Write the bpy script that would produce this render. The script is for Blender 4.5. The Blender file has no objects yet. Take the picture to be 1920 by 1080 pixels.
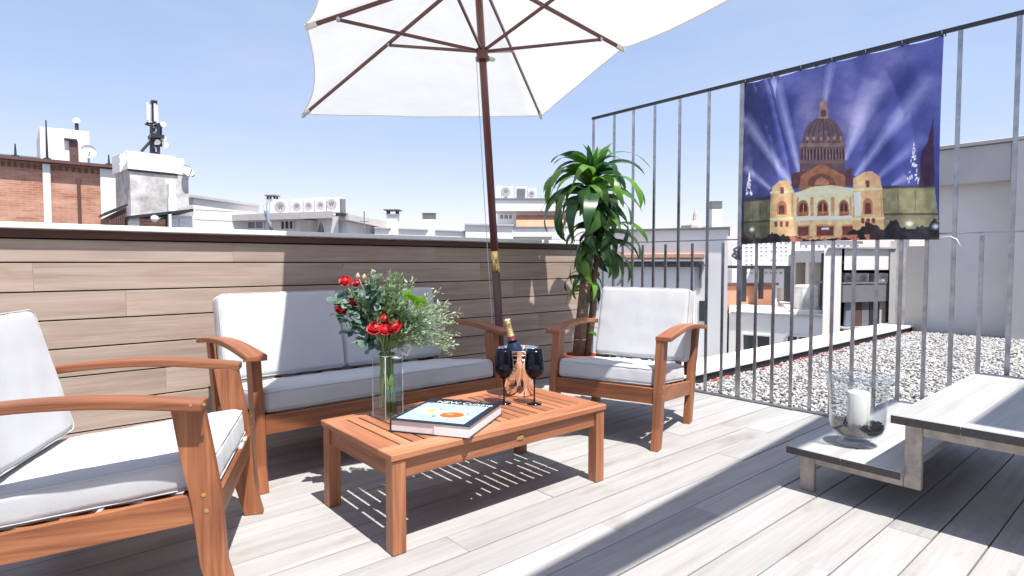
import bpy, bmesh, math, random
import numpy as np
from mathutils import Vector, Matrix, noise
random.seed(7); rnd = random.random
def ru(a, b): return a + (b - a) * rnd()
S = bpy.context.scene
COL = S.collection

# ------------------------------------------------------------------ camera, sky, sun, exposure
FPX, CH = 1100.0, 1.05
YAW, PITCH = math.radians(49.5), math.atan(48 / 1100.0)
cam = bpy.data.cameras.new('camera'); cam.sensor_width = 36; cam.lens = 36 * FPX / 1920
cam.clip_end = 6000; cam.clip_start = .05
co = bpy.data.objects.new('camera', cam); COL.objects.link(co)
co.location = (0, 0, CH); co.rotation_euler = (math.pi / 2 - PITCH, 0, YAW - math.pi / 2)
S.camera = co
SUN = Vector((.02, .405, -1)).normalized()
W = bpy.data.worlds.new('World'); S.world = W; W.use_nodes = True
wn = W.node_tree.nodes; bg = wn['Background']
sky = wn.new('ShaderNodeTexSky'); sky.sky_type = 'NISHITA'; sky.sun_disc = False
sky.sun_elevation = math.asin(-SUN.z); sky.sun_rotation = math.radians(183)
sky.air_density = 1.0; sky.dust_density = .6; sky.ozone_density = 2.2; sky.altitude = 50
tint = wn.new('ShaderNodeMix'); tint.data_type = 'RGBA'; tint.blend_type = 'MULTIPLY'; tint.inputs[0].default_value = 1; tint.inputs[7].default_value = (.78, .55, .52, 1)
add = wn.new('ShaderNodeMix'); add.data_type = 'RGBA'; add.blend_type = 'ADD'; add.inputs[0].default_value = 1; add.inputs[7].default_value = (.88, 1.40, 2.05, 1)   # thin summer haze, even over the whole sky
W.node_tree.links.new(sky.outputs[0], tint.inputs[6]); W.node_tree.links.new(tint.outputs[2], add.inputs[6]); 
wtc = wn.new('ShaderNodeTexCoord'); wmp = wn.new('ShaderNodeMapping'); wmp.inputs['Scale'].default_value = (1.2, 1.2, 4.5); wns = wn.new('ShaderNodeTexNoise'); wns.inputs['Scale'].default_value = 2.2; wns.inputs['Detail'].default_value = 7; wns.inputs['Roughness'].default_value = .55
wmr = wn.new('ShaderNodeMapRange'); wmr.inputs[1].default_value = .42; wmr.inputs[2].default_value = .80; wmr.inputs[4].default_value = .34   # faint uneven summer veil
veil = wn.new('ShaderNodeMix'); veil.data_type = 'RGBA'; veil.inputs[7].default_value = (3.6, 3.9, 4.5, 1)
_l = W.node_tree.links; _l.new(wtc.outputs['Generated'], wmp.inputs[0]); _l.new(wmp.outputs[0], wns.inputs['Vector']); _l.new(wns.outputs[0], wmr.inputs[0]); _l.new(wmr.outputs[0], veil.inputs[0])
_l.new(add.outputs[2], veil.inputs[6]); _l.new(veil.outputs[2], bg.inputs[0])
bg.inputs[1].default_value = .13
sl = bpy.data.lights.new('sun', 'SUN'); sl.energy = 5.0; sl.angle = math.radians(.53); sl.color = (1, .965, .91)
so = bpy.data.objects.new('sun', sl); COL.objects.link(so)
so.rotation_euler = SUN.to_track_quat('-Z', 'Y').to_euler(); so.location = (0, -4, 12)
S.view_settings.view_transform = 'Standard'; S.view_settings.look = 'None'
S.view_settings.gamma = 1; S.view_settings.use_curve_mapping = False
S.view_settings.exposure = .74
S.render.engine = 'CYCLES'; S.cycles.max_bounces = 12; S.cycles.transparent_max_bounces = 16

# ------------------------------------------------------------------ pixel of the photograph -> point of the place
_F = np.array([math.cos(YAW) * math.cos(PITCH), math.sin(YAW) * math.cos(PITCH), -math.sin(PITCH)])
_R = np.array([math.sin(YAW), -math.cos(YAW), 0.]); _U = np.cross(_R, _F); _C = np.array([0, 0, CH])
def ray(u, v): return _F + (u - 960) / FPX * _R - (v - 540) / FPX * _U
def atX(u, v, x): d = ray(u, v); return Vector(_C + d * x / d[0])
def atY(u, v, y): d = ray(u, v); return Vector(_C + d * y / d[1])
def atZ(u, v, z): d = ray(u, v); return Vector(_C + d * (z - CH) / d[2])
def atD(u, v, D): return Vector(_C + ray(u, v) * D)

# ------------------------------------------------------------------ materials
def lin(c):
    return tuple((x / 12.92 if x <= .04045 else ((x + .055) / 1.055) ** 2.4) for x in c)
MATS = {}
def newmat(name):
    m = bpy.data.materials.new(name); m.use_nodes = True; MATS[name] = m
    nt = m.node_tree; return m, nt, nt.nodes, nt.links, nt.nodes['Principled BSDF']
def simple(name, col, rough=.6, metal=0., bump=0., bscale=200., var=0., vscale=5., **kw):
    m, nt, N, L, P = newmat(name)
    P.inputs['Base Color'].default_value = (*col, 1); P.inputs['Roughness'].default_value = rough; P.inputs['Metallic'].default_value = metal
    for k, v in kw.items(): P.inputs[k.replace('_', ' ')].default_value = v
    tc = N.new('ShaderNodeTexCoord')
    if var:
        n = N.new('ShaderNodeTexNoise'); n.inputs['Scale'].default_value = vscale; n.inputs['Detail'].default_value = 8
        n.inputs['Roughness'].default_value = .65
        mp = N.new('ShaderNodeMapRange'); mp.inputs[1].default_value = .3; mp.inputs[2].default_value = .7
        mp.inputs[3].default_value = 1 - var; mp.inputs[4].default_value = 1 + var * .5
        oi = N.new('ShaderNodeObjectInfo'); ad = N.new('ShaderNodeVectorMath'); ad.operation = 'ADD'
        ml = N.new('ShaderNodeMath'); ml.operation = 'MULTIPLY'; ml.inputs[1].default_value = 37
        L.new(oi.outputs['Random'], ml.inputs[0]); L.new(ml.outputs[0], ad.inputs[1])
        L.new(tc.outputs['Object'], ad.inputs[0]); L.new(ad.outputs[0], n.inputs['Vector'])
        L.new(n.outputs[0], mp.inputs[0])
        hs = N.new('ShaderNodeHueSaturation'); hs.inputs['Color'].default_value = (*col, 1)
        L.new(mp.outputs[0], hs.inputs['Value']); L.new(hs.outputs[0], P.inputs['Base Color'])
    if bump:
        n = N.new('ShaderNodeTexNoise'); n.inputs['Scale'].default_value = bscale; n.inputs['Detail'].default_value = 4
        L.new(tc.outputs['Object'], n.inputs['Vector'])
        b = N.new('ShaderNodeBump'); b.inputs['Strength'].default_value = bump; b.inputs['Distance'].default_value = .01
        L.new(n.outputs[0], b.inputs['Height']); L.new(b.outputs[0], P.inputs['Normal'])
    return m
def wood(name, c_dark, c_mid, c_light, rough=.5, streak=1.0, objvar=.18, bump=.25, su=1.6, sv=34., stain=None, stain_amt=0., coat=0.):
    m, nt, N, L, P = newmat(name)
    P.inputs['Roughness'].default_value = rough
    if coat: P.inputs['Coat Weight'].default_value = coat; P.inputs['Coat Roughness'].default_value = .3
    uv = N.new('ShaderNodeUVMap'); oi = N.new('ShaderNodeObjectInfo')
    cmb = N.new('ShaderNodeCombineXYZ')
    m1 = N.new('ShaderNodeMath'); m1.operation = 'MULTIPLY'; m1.inputs[1].default_value = 91.7
    m2 = N.new('ShaderNodeMath'); m2.operation = 'MULTIPLY'; m2.inputs[1].default_value = 53.1
    L.new(oi.outputs['Random'], m1.inputs[0]); L.new(oi.outputs['Random'], m2.inputs[0])
    L.new(m1.outputs[0], cmb.inputs[0]); L.new(m2.outputs[0], cmb.inputs[1])
    ad = N.new('ShaderNodeVectorMath'); ad.operation = 'ADD'; L.new(uv.outputs[0], ad.inputs[0]); L.new(cmb.outputs[0], ad.inputs[1])
    def nz(sx, sy, detail, dist=0.):
        mp = N.new('ShaderNodeMapping'); mp.inputs['Scale'].default_value = (sx, sy, 1); L.new(ad.outputs[0], mp.inputs[0])
        n = N.new('ShaderNodeTexNoise'); n.inputs['Scale'].default_value = 1; n.inputs['Detail'].default_value = detail
        n.inputs['Roughness'].default_value = .6; n.inputs['Distortion'].default_value = dist
        L.new(mp.outputs[0], n.inputs['Vector']); return n
    g1 = nz(su, sv, 8, .6); g2 = nz(su * 3, sv * 5, 5); g3 = nz(su * .7, sv * .12, 3, .8)
    mx = N.new('ShaderNodeMix'); mx.data_type = 'FLOAT'; mx.inputs[0].default_value = .3
    L.new(g1.outputs[0], mx.inputs[2]); L.new(g2.outputs[0], mx.inputs[3])
    mx2 = N.new('ShaderNodeMix'); mx2.data_type = 'FLOAT'; mx2.inputs[0].default_value = .3
    L.new(mx.outputs[0], mx2.inputs[2]); L.new(g3.outputs[0], mx2.inputs[3])
    cr = N.new('ShaderNodeValToRGB'); e = cr.color_ramp.elements
    e[0].position = .5 - .17 / streak; e[0].color = (*c_dark, 1); e[1].position = .5 + .17 / streak; e[1].color = (*c_light, 1)
    k = e.new(.5); k.color = (*c_mid, 1)
    L.new(mx2.outputs[0], cr.inputs[0])
    hs = N.new('ShaderNodeHueSaturation'); L.new(cr.outputs[0], hs.inputs['Color'])
    mr = N.new('ShaderNodeMapRange'); mr.inputs[3].default_value = 1 - objvar; mr.inputs[4].default_value = 1 + objvar
    L.new(oi.outputs['Random'], mr.inputs[0]); L.new(mr.outputs[0], hs.inputs['Value'])
    out = hs.outputs[0]
    if stain:
        s = nz(1.5, 4.5, 4, .5); sr = N.new('ShaderNodeMapRange'); sr.inputs[1].default_value = .58; sr.inputs[2].default_value = .74
        sr.inputs[4].default_value = stain_amt; L.new(s.outputs[0], sr.inputs[0])
        mm = N.new('ShaderNodeMix'); mm.data_type = 'RGBA'; L.new(sr.outputs[0], mm.inputs[0]); L.new(out, mm.inputs[6]); mm.inputs[7].default_value = (*stain, 1)
        out = mm.outputs[2]
    L.new(out, P.inputs['Base Color'])
    b = N.new('ShaderNodeBump'); b.inputs['Strength'].default_value = bump; b.inputs['Distance'].default_value = .004
    L.new(mx.outputs[0], b.inputs['Height']); L.new(b.outputs[0], P.inputs['Normal'])
    return m
M_teak = wood('teak', (.115, .035, .015), (.27, .095, .038), (.40, .16, .07), rough=.5, objvar=.2, coat=.04, streak=1.15)
M_teakT = wood('teak_table', (.16, .052, .024), (.325, .125, .058), (.45, .20, .105), rough=.48, objvar=.22, coat=.04, streak=1.15)
M_deck = wood('whitewashed_deck', (.25, .24, .232), (.338, .328, .32), (.405, .397, .39), rough=.62, streak=1.0, objvar=.10, stain=(.19, .145, .115), stain_amt=.6, su=1.0, sv=22)
M_wallw = wood('weathered_cladding', (.25, .185, .15), (.385, .30, .245), (.49, .405, .345), rough=.7, streak=.95, objvar=.09, su=1.1, sv=26, stain=(.33, .17, .08), stain_amt=.5)
M_brownw = wood('shaded_brown_trim', (.06, .022, .014), (.10, .04, .025), (.15, .065, .04), rough=.5)  # brown darkened to stand for the soffit in shadow under the coping
M_pole = wood('red_brown_pole', (.06, .012, .009), (.10, .022, .016), (.15, .036, .026), rough=.38, coat=.3, objvar=.1)
M_bench = wood('silvered_bench', (.26, .25, .245), (.385, .38, .375), (.46, .455, .45), rough=.6, objvar=.08, su=.8, sv=18, bump=.35)
M_benchend = simple('bench_end_grain', (.075, .065, .065), .75, var=.3, vscale=60)
M_frame = simple('bench_frame_metal', (.42, .37, .32), .55, .25, var=.35, vscale=22, bump=.1)
M_fab = simple('cushion_fabric', (.53, .54, .56), .9, bump=.35, bscale=900, var=.03, vscale=6, Sheen_Weight=.15)
M_white = simple('white_metal', (.80, .80, .80), .4, var=.05)
M_steel = simple('brushed_steel', (.42, .43, .46), .33, .9, var=.35, vscale=14)
M_brass = simple('brass', (.70, .50, .20), .25, 1.)
M_darkm = simple('dark_metal', (.05, .05, .06), .45, .5)
M_black = simple('black_glass', (.004, .005, .010), .07, 0., Specular_IOR_Level=.25)
M_gold = simple('gold_foil', (.78, .58, .28), .33, .85, bump=.6, bscale=300)
M_red = simple('red_seal', (.5, .02, .02), .4)
M_navy = simple('navy_label', (.01, .015, .05), .4)
M_greeng = simple('dark_green_bottle', (.01, .03, .012), .06, Coat_Weight=.6)
M_wax = simple('candle_wax', (.78, .77, .68), .45, Subsurface_Weight=.3, Subsurface_Radius=(.02, .015, .01))
M_sand = simple('dark_pebbles', (.035, .018, .022), .6, bump=1., bscale=160, var=.6, vscale=120)
M_pot = simple('terracotta', (.30, .06, .035), .6, var=.2)
M_soil = simple('soil', (.03, .02, .015), .95, bump=1, bscale=80)
M_bark = simple('cane_bark', (.26, .17, .12), .85, bump=.8, bscale=45, var=.45, vscale=28)
M_paper = simple('page_edges', (.74, .72, .70), .8, var=.08, vscale=60)
M_cover = simple('book_cover', (.008, .012, .03), .28, Coat_Weight=.4)
M_stone = simple('pebble_stone', (.40, .385, .37), .8, var=.5, vscale=16)
M_membrane = simple('roof_membrane', (.025, .025, .03), .7)
M_gravelbed = simple('gravel_bed', (.22, .215, .21), .9, bump=1, bscale=60, var=.5, vscale=60)
M_redline = simple('red_membrane_edge', (.42, .05, .04), .7, var=.3, vscale=30)
M_parapet = simple('parapet_white', (.76, .755, .74), .7, var=.06, vscale=3)
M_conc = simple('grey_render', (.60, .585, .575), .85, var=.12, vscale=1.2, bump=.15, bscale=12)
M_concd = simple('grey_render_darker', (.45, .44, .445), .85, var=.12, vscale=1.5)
M_wwall = simple('white_render', (.78, .775, .76), .8, var=.05, vscale=.5)
M_wrough = simple('stained_white_render', (.60, .58, .56), .9, var=.5, vscale=2.4, bump=.3, bscale=4)
M_beige = simple('beige_render', (.52, .47, .42), .85, var=.1, vscale=1)
M_tan = simple('roof_slab_pink_grey', (.55, .50, .49), .8, var=.08)
M_glassd = simple('window_dark_glass', (.03, .035, .05), .08, Coat_Weight=.5)
M_glassb = simple('window_blue_grey', (.22, .26, .34), .25)
M_orange = simple('orange_roof', (.55, .26, .16), .8, var=.2, vscale=3)
M_brown = simple('brown_sheet', (.13, .065, .06), .6, var=.2)
M_slate = simple('slate_panel', (.20, .20, .215), .6, var=.1)
M_aluw = simple('ac_white', (.72, .72, .71), .5, var=.05)
M_cord = simple('cord', (.55, .57, .6), .7)
M_tip = simple('pocket_white', (.68, .66, .60), .8)
M_asph = simple('city_ground', (.16, .155, .15), .9, var=.4, vscale=.05)
M_leafe = simple('eucalyptus_leaf', (.12, .20, .15), .55, var=.5, vscale=10)
M_mum = simple('green_bloom', (.28, .52, .03), .6, var=.3, vscale=60)
M_rose = simple('rose_red', (.50, .008, .014), .5, var=.4, vscale=40)
M_bud = simple('pink_bud', (.62, .35, .25), .6)
M_stem = simple('green_stem', (.24, .36, .11), .5, var=.4, vscale=30)
M_ribbon = simple('white_ribbon', (.75, .75, .78), .35)

def leafmat(name, c1, c2, trans=.3, rough=.35):
    m, nt, N, L, P = newmat(name)
    oi = N.new('ShaderNodeObjectInfo'); geo = N.new('ShaderNodeNewGeometry')
    uv = N.new('ShaderNodeUVMap'); n = N.new('ShaderNodeTexNoise'); n.inputs['Scale'].default_value = 9; L.new(uv.outputs[0], n.inputs[0])
    mx = N.new('ShaderNodeMix'); mx.data_type = 'RGBA'; mx.inputs[6].default_value = (*c1, 1); mx.inputs[7].default_value = (*c2, 1)
    a = N.new('ShaderNodeMath'); a.operation = 'ADD'; a.use_clamp = True
    b = N.new('ShaderNodeMath'); b.operation = 'MULTIPLY_ADD'; b.inputs[1].default_value = .8; b.inputs[2].default_value = -.4
    rp = N.new('ShaderNodeMath'); rp.operation = 'POWER'; rp.inputs[1].default_value = 1.6
    L.new(n.outputs[0], b.inputs[0]); L.new(oi.outputs['Random'], rp.inputs[0]); L.new(rp.outputs[0], a.inputs[0]); L.new(b.outputs[0], a.inputs[1]); L.new(a.outputs[0], mx.inputs[0])
    L.new(mx.outputs[2], P.inputs['Base Color']); P.inputs['Roughness'].default_value = rough
    t = N.new('ShaderNodeBsdfTranslucent'); hs = N.new('ShaderNodeHueSaturation'); hs.inputs['Value'].default_value = 1.9; L.new(mx.outputs[2], hs.inputs['Color']); L.new(hs.outputs[0], t.inputs[0])
    ms = N.new('ShaderNodeMixShader'); ms.inputs[0].default_value = trans
    L.new(P.outputs[0], ms.inputs[1]); L.new(t.outputs[0], ms.inputs[2]); L.new(ms.outputs[0], N['Material Output'].inputs[0])
    return m
M_leaf = leafmat('plant_leaf', (.018, .065, .022), (.12, .27, .035), .3, .32)
M_foli = leafmat('bouquet_foliage', (.13, .20, .09), (.36, .45, .24), .25, .5)
M_foli2 = leafmat('bouquet_foliage_pale', (.25, .34, .22), (.50, .58, .42), .2, .5)
M_euc = leafmat('eucalyptus', (.05, .11, .08), (.20, .30, .24), .15, .5)

def canvas():
    m, nt, N, L, P = newmat('canopy_canvas')
    P.inputs['Base Color'].default_value = (.80, .80, .79, 1); P.inputs['Roughness'].default_value = .9
    t = N.new('ShaderNodeBsdfTranslucent'); t.inputs[0].default_value = (.86, .87, .86, 1)
    ms = N.new('ShaderNodeMixShader'); ms.inputs[0].default_value = .33
    L.new(P.outputs[0], ms.inputs[1]); L.new(t.outputs[0], ms.inputs[2]); L.new(ms.outputs[0], N['Material Output'].inputs[0])
    tc = N.new('ShaderNodeTexCoord'); n = N.new('ShaderNodeTexNoise'); n.inputs['Scale'].default_value = 2.2; n.inputs['Detail'].default_value = 3
    L.new(tc.outputs['Object'], n.inputs[0]); b = N.new('ShaderNodeBump'); b.inputs['Strength'].default_value = .5; b.inputs['Distance'].default_value = .06
    L.new(n.outputs[0], b.inputs['Height']); L.new(b.outputs[0], P.inputs['Normal']); L.new(b.outputs[0], t.inputs['Normal'])
    return m
M_canvas = canvas()
def thin_glass(name, tint, gl=.12):
    m, nt, N, L, P = newmat(name)
    t = N.new('ShaderNodeBsdfTransparent'); t.inputs[0].default_value = (*tint, 1)
    g = N.new('ShaderNodeBsdfGlossy'); g.inputs['Roughness'].default_value = .02; g.inputs[0].default_value = (1, 1, 1, 1)
    lw = N.new('ShaderNodeLayerWeight'); lw.inputs['Blend'].default_value = .5; pw = N.new('ShaderNodeMath'); pw.operation = 'POWER'; pw.inputs[1].default_value = 3.4
    mr = N.new('ShaderNodeMapRange'); mr.inputs[3].default_value = gl * .25; mr.inputs[4].default_value = .55; L.new(lw.outputs['Facing'], pw.inputs[0]); L.new(pw.outputs[0], mr.inputs[0])
    ms = N.new('ShaderNodeMixShader'); L.new(mr.outputs[0], ms.inputs[0]); L.new(t.outputs[0], ms.inputs[1]); L.new(g.outputs[0], ms.inputs[2])
    L.new(ms.outputs[0], N['Material Output'].inputs[0]); return m
M_glass = thin_glass('clear_glass', (.93, .95, .965), .34)
M_vglass = thin_glass('vase_glass', (.92, .945, .955), .10)
M_edge = simple('glass_edge_glint', (.75, .80, .82), .08, 0., Alpha=.55)  # pale colour draws in the bright glints along the vase edges
M_water = thin_glass('vase_water', (.93, .97, .95), .05)
def chrome():
    m, nt, N, L, P = newmat('polished_chrome')
    P.inputs['Base Color'].default_value = (.88, .85, .82, 1); P.inputs['Metallic'].default_value = 1; P.inputs['Roughness'].default_value = .10
    tc = N.new('ShaderNodeTexCoord'); n = N.new('ShaderNodeTexNoise'); n.inputs['Scale'].default_value = 9; L.new(tc.outputs['Object'], n.inputs[0])
    b = N.new('ShaderNodeBump'); b.inputs['Strength'].default_value = .35; b.inputs['Distance'].default_value = .02; L.new(n.outputs[0], b.inputs['Height']); L.new(b.outputs[0], P.inputs['Normal'])
    return m
M_chrome = chrome()
def brickmat():
    m, nt, N, L, P = newmat('old_brick')
    t0 = N.new('ShaderNodeTexCoord'); sx = N.new('ShaderNodeSeparateXYZ'); tc = N.new('ShaderNodeCombineXYZ'); L.new(t0.outputs['Object'], sx.inputs[0]); L.new(sx.outputs[0], tc.inputs[0]); L.new(sx.outputs[2], tc.inputs[1]); br = N.new('ShaderNodeTexBrick')
    mp = N.new('ShaderNodeMapping'); mp.inputs['Scale'].default_value = (1, 1, 1); L.new(tc.outputs[0], mp.inputs[0]); L.new(mp.outputs[0], br.inputs[0])
    br.inputs['Scale'].default_value = 1; br.inputs['Brick Width'].default_value = .30; br.inputs['Row Height'].default_value = .075; br.inputs['Mortar Size'].default_value = .008
    br.inputs['Color1'].default_value = (.46, .20, .125, 1); br.inputs['Color2'].default_value = (.33, .12, .075, 1); br.inputs['Mortar'].default_value = (.47, .30, .225, 1)
    n = N.new('ShaderNodeTexNoise'); n.inputs['Scale'].default_value = .9; n.inputs['Detail'].default_value = 9; n.inputs['Roughness'].default_value = .7
    m2 = N.new('ShaderNodeMapping'); m2.inputs['Scale'].default_value = (1, 3, 1); L.new(tc.outputs[0], m2.inputs[0]); L.new(m2.outputs[0], n.inputs[0])
    mr = N.new('ShaderNodeMapRange'); mr.inputs[1].default_value = .4; mr.inputs[2].default_value = .65; mr.inputs[4].default_value = .85; L.new(n.outputs[0], mr.inputs[0])
    mx = N.new('ShaderNodeMix'); mx.data_type = 'RGBA'; L.new(mr.outputs[0], mx.inputs[0]); L.new(br.outputs[0], mx.inputs[6]); mx.inputs[7].default_value = (.60, .39, .29, 1)
    L.new(mx.outputs[2], P.inputs['Base Color']); P.inputs['Roughness'].default_value = .9
    return m
M_brick = brickmat()
def vcol(name, rough=.6, trans=0.):
    m, nt, N, L, P = newmat(name)
    a = N.new('ShaderNodeAttribute'); a.attribute_name = 'print'; L.new(a.outputs[0], P.inputs['Base Color']); P.inputs['Roughness'].default_value = rough
    if trans:
        t = N.new('ShaderNodeBsdfTranslucent'); L.new(a.outputs[0], t.inputs[0]); ms = N.new('ShaderNodeMixShader'); ms.inputs[0].default_value = trans
        L.new(P.outputs[0], ms.inputs[1]); L.new(t.outputs[0], ms.inputs[2]); L.new(ms.outputs[0], N['Material Output'].inputs[0])
    return m

# ------------------------------------------------------------------ mesh helpers
class MB:
    def __init__(s): s.v = []; s.f = []; s.sm = False
    def add(s, vs, fs):
        o = len(s.v); s.v += [tuple(x) for x in vs]; s.f += [tuple(i + o for i in f) for f in fs]; return s
    def box(s, a, b, c=0., M=None):
        """box from corner a to corner b, edges chamfered by c"""
        lo = [min(a[i], b[i]) for i in range(3)]; hi = [max(a[i], b[i]) for i in range(3)]
        c = min(c, *[(hi[i] - lo[i]) * .45 for i in range(3)])
        if c <= 0:
            vs = [(x, y, z) for x in (lo[0], hi[0]) for y in (lo[1], hi[1]) for z in (lo[2], hi[2])]
            fs = [(0, 1, 3, 2), (4, 6, 7, 5), (0, 4, 5, 1), (2, 3, 7, 6), (0, 2, 6, 4), (1, 5, 7, 3)]
        else:
            vs = []; idx = {}
            for i in (0, 1):
                for j in (0, 1):
                    for k in (0, 1):
                        cor = (hi if i else lo)[0], (hi if j else lo)[1], (hi if k else lo)[2]
                        sg = (1 if i else -1, 1 if j else -1, 1 if k else -1)
                        for ax in range(3):
                            p = [cor[q] - (0 if q == ax else sg[q] * c) for q in range(3)]
                            idx[(i, j, k, ax)] = len(vs); vs.append(tuple(p))
            fs = []
            for ax in range(3):
                o = [q for q in range(3) if q != ax]
                for sd in (0, 1):
                    q4 = []
                    for (p, q) in ((0, 0), (1, 0), (1, 1), (0, 1)):
                        t = [0, 0, 0]; t[ax] = sd; t[o[0]] = p; t[o[1]] = q; q4.append(idx[(*t, ax)])
                    fs.append(tuple(q4) if (sd == 1) == (ax != 1) else tuple(reversed(q4)))
                for (p, q) in ((0, 0), (1, 0), (1, 1), (0, 1)):
                    t0 = [0, 0, 0]; t1 = [0, 0, 0]; t1[ax] = 1
                    for t in (t0, t1): t[o[0]] = p; t[o[1]] = q
                    fs.append((idx[(*t0, o[0])], idx[(*t1, o[0])], idx[(*t1, o[1])], idx[(*t0, o[1])]))
            for i in (0, 1):
                for j in (0, 1):
                    for k in (0, 1): fs.append(tuple(idx[(i, j, k, ax)] for ax in range(3)))
        if M is not None: vs = [tuple(M @ Vector(p)) for p in vs]
        return s.add(vs, fs)
    def tube(s, pts, r, n=10, cap=True):
        pts = [Vector(p) for p in pts]; rs = r if isinstance(r, (list, tuple)) else [r] * len(pts)
        vs = []; up = None
        for i, p in enumerate(pts):
            d = (pts[min(i + 1, len(pts) - 1)] - pts[max(i - 1, 0)]).normalized()
            if up is None: up = Vector((0, 0, 1)) if abs(d.z) < .9 else Vector((1, 0, 0))
            a = d.cross(up).normalized(); b = a.cross(d).normalized(); up = b
            for k in range(n):
                t = 2 * math.pi * k / n; vs.append(p + (a * math.cos(t) + b * math.sin(t)) * rs[i])
        fs = [(i * n + k, i * n + (k + 1) % n, (i + 1) * n + (k + 1) % n, (i + 1) * n + k) for i in range(len(pts) - 1) for k in range(n)]
        if cap: fs += [tuple(reversed(range(n))), tuple((len(pts) - 1) * n + k for k in range(n))]
        return s.add(vs, fs)
    def lathe(s, prof, n=32, c=(0, 0, 0)):
        vs = []; 
        for (r, z) in prof:
            for k in range(n):
                t = 2 * math.pi * k / n; vs.append((c[0] + r * math.cos(t), c[1] + r * math.sin(t), c[2] + z))
        fs = [(i * n + k, i * n + (k + 1) % n, (i + 1) * n + (k + 1) % n, (i + 1) * n + k) for i in range(len(prof) - 1) for k in range(n)]
        return s.add(vs, fs)
    def prism(s, poly, x0, x1, ax=0):
        """poly in the two other axes, swept along axis ax from x0 to x1"""
        n = len(poly)
        def P(x, q):
            q = list(q); q.insert(ax, x); return tuple(q)
        vs = [P(x0, q) for q in poly] + [P(x1, q) for q in poly]
        fs = [tuple(reversed(range(n))), tuple(range(n, 2 * n))] + [(i, (i + 1) % n, n + (i + 1) % n, n + i) for i in range(n)]
        return s.add(vs, fs)
    def mesh(s, name, mat, smooth=False, bevel=0.):
        me = bpy.data.meshes.new(name); me.from_pydata(s.v, [], s.f)
        bm = bmesh.new(); bm.from_mesh(me)
        bmesh.ops.recalc_face_normals(bm, faces=bm.faces)
        if bevel: bmesh.ops.bevel(bm, geom=[e for e in bm.edges if len(e.link_faces) == 2 and e.calc_face_angle(0) > .5], offset=bevel, segments=2, profile=.6, affect='EDGES')
        uvl = bm.loops.layers.uv.new('UVMap')
        co = [v.co for v in bm.verts]
        if co:
            ext = [max(c[i] for c in co) - min(c[i] for c in co) for i in range(3)]
            la = ext.index(max(ext))
            for f in bm.faces:
                f.smooth = smooth
                n = f.normal; na = max(range(3), key=lambda i: abs(n[i]))
                if na == la: ua, va = [i for i in range(3) if i != la]
                else: ua = la; va = [i for i in range(3) if i not in (la, na)][0]
                for l in f.loops: l[uvl].uv = (l.vert.co[ua] if na != la else l.vert.co[ua] * .2, l.vert.co[va] + na * .37)
        bm.to_mesh(me); bm.free()
        me.materials.append(mat); return me
def link(name, me, parent=None, loc=None, rot=None):
    o = bpy.data.objects.new(name, me); COL.objects.link(o)
    if parent: o.parent = parent
    if loc is not None: o.location = loc
    if rot is not None: o.rotation_euler = rot
    return o
def part(name, mb, mat, parent=None, loc=None, rot=None, smooth=False, bevel=0., label=None):
    o = link(name, mb.mesh(name, mat, smooth, bevel), parent, loc, rot)
    if label: o['label'] = label
    return o
def tag(o, label=None, cat=None, group=None, kind=None):
    if label: o['label'] = label
    if cat: o['category'] = cat
    if group: o['group'] = group
    if kind: o['kind'] = kind
    return o
def thing(name, label, cat, loc=(0, 0, 0), rz=0., group=None):
    o = bpy.data.objects.new(name, None); COL.objects.link(o); o.location = loc; o.rotation_euler = (0, 0, rz)
    o.empty_display_size = .1
    return tag(o, label, cat, group)
def copy_tree(o, parent=None):
    c = o.copy(); COL.objects.link(c); c.parent = parent
    for ch in list(o.children): copy_tree(ch, c)
    return c
def B(a, b, c=0.): return MB().box(a, b, c)

# ------------------------------------------------------------------ deck
PW, DSEAM = .1525, .624
deck = tag(link('deck', B((-3.2, -3.2, -.13), (4.2, 3.85, -.034)).mesh('deck', M_membrane)), kind='structure')
k0 = math.floor((-2.0 - DSEAM) / PW); k1 = math.ceil((3.85 - DSEAM) / PW)
for k in range(k0, k1):
    y0 = DSEAM + k * PW; y1 = min(y0 + PW, 3.845)
    if y1 - y0 < .03: continue
    x = -2.4 - ((k * .618) % 1) * 1.9
    while x < 4.19:
        L_ = ru(1.5, 2.5); x1 = min(x + L_, 4.195)
        if 4.195 - x1 < .35: x1 = 4.195
        xa = max(x, -2.4)
        if x1 - xa > .05:
            dz = ru(-.0012, .0012)
            mb = B((0, .0026, -.024), (x1 - xa - .001, y1 - y0 - .0026, 0), .0018)
            part('plank', mb, M_deck, deck, (xa, y0, dz))
        x = x1

# ------------------------------------------------------------------ timber parapet wall
WY = 3.85
wall = tag(link('timber_wall', B((-3.2, WY + .022, -.13), (4.24, WY + .16, 1.19)).mesh('timber_wall', M_membrane)), 'long parapet clad in weathered horizontal timber boards, white metal coping on top', 'wall')
zs = [-.004, .144, .295, .446, .597, .748, .899, 1.05, 1.172]
jts = [[-1.3, .9, 2.9], [-.6, 1.5, 3.1], [-1.9, .663, 2.7], [-.9, 1.4, 2.67, 3.6], [-.3, 1.9, 3.54], [.481, 2.24, 3.3], [.085, 1.75, 2.94], [-1.4, 1.039, 2.5]]
for i in range(8):
    xs = [-3.2] + jts[i] + [4.235]
    for a, b in zip(xs[:-1], xs[1:]):
        part('board', B((0, -.0, .004), (b - a - .0004, .021, zs[i + 1] - zs[i] - .004), .0009), M_wallw, wall, (a, WY + ru(-.0015, .0015), zs[i]))
part('trim_board', B((-3.2, WY - .018, 1.176), (4.235, WY + .02, 1.216), .002), M_brownw, wall)
part('coping', B((-3.2, WY - .045, 1.2205), (4.24, WY + .2, 1.25), .003), M_white, wall)

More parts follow.
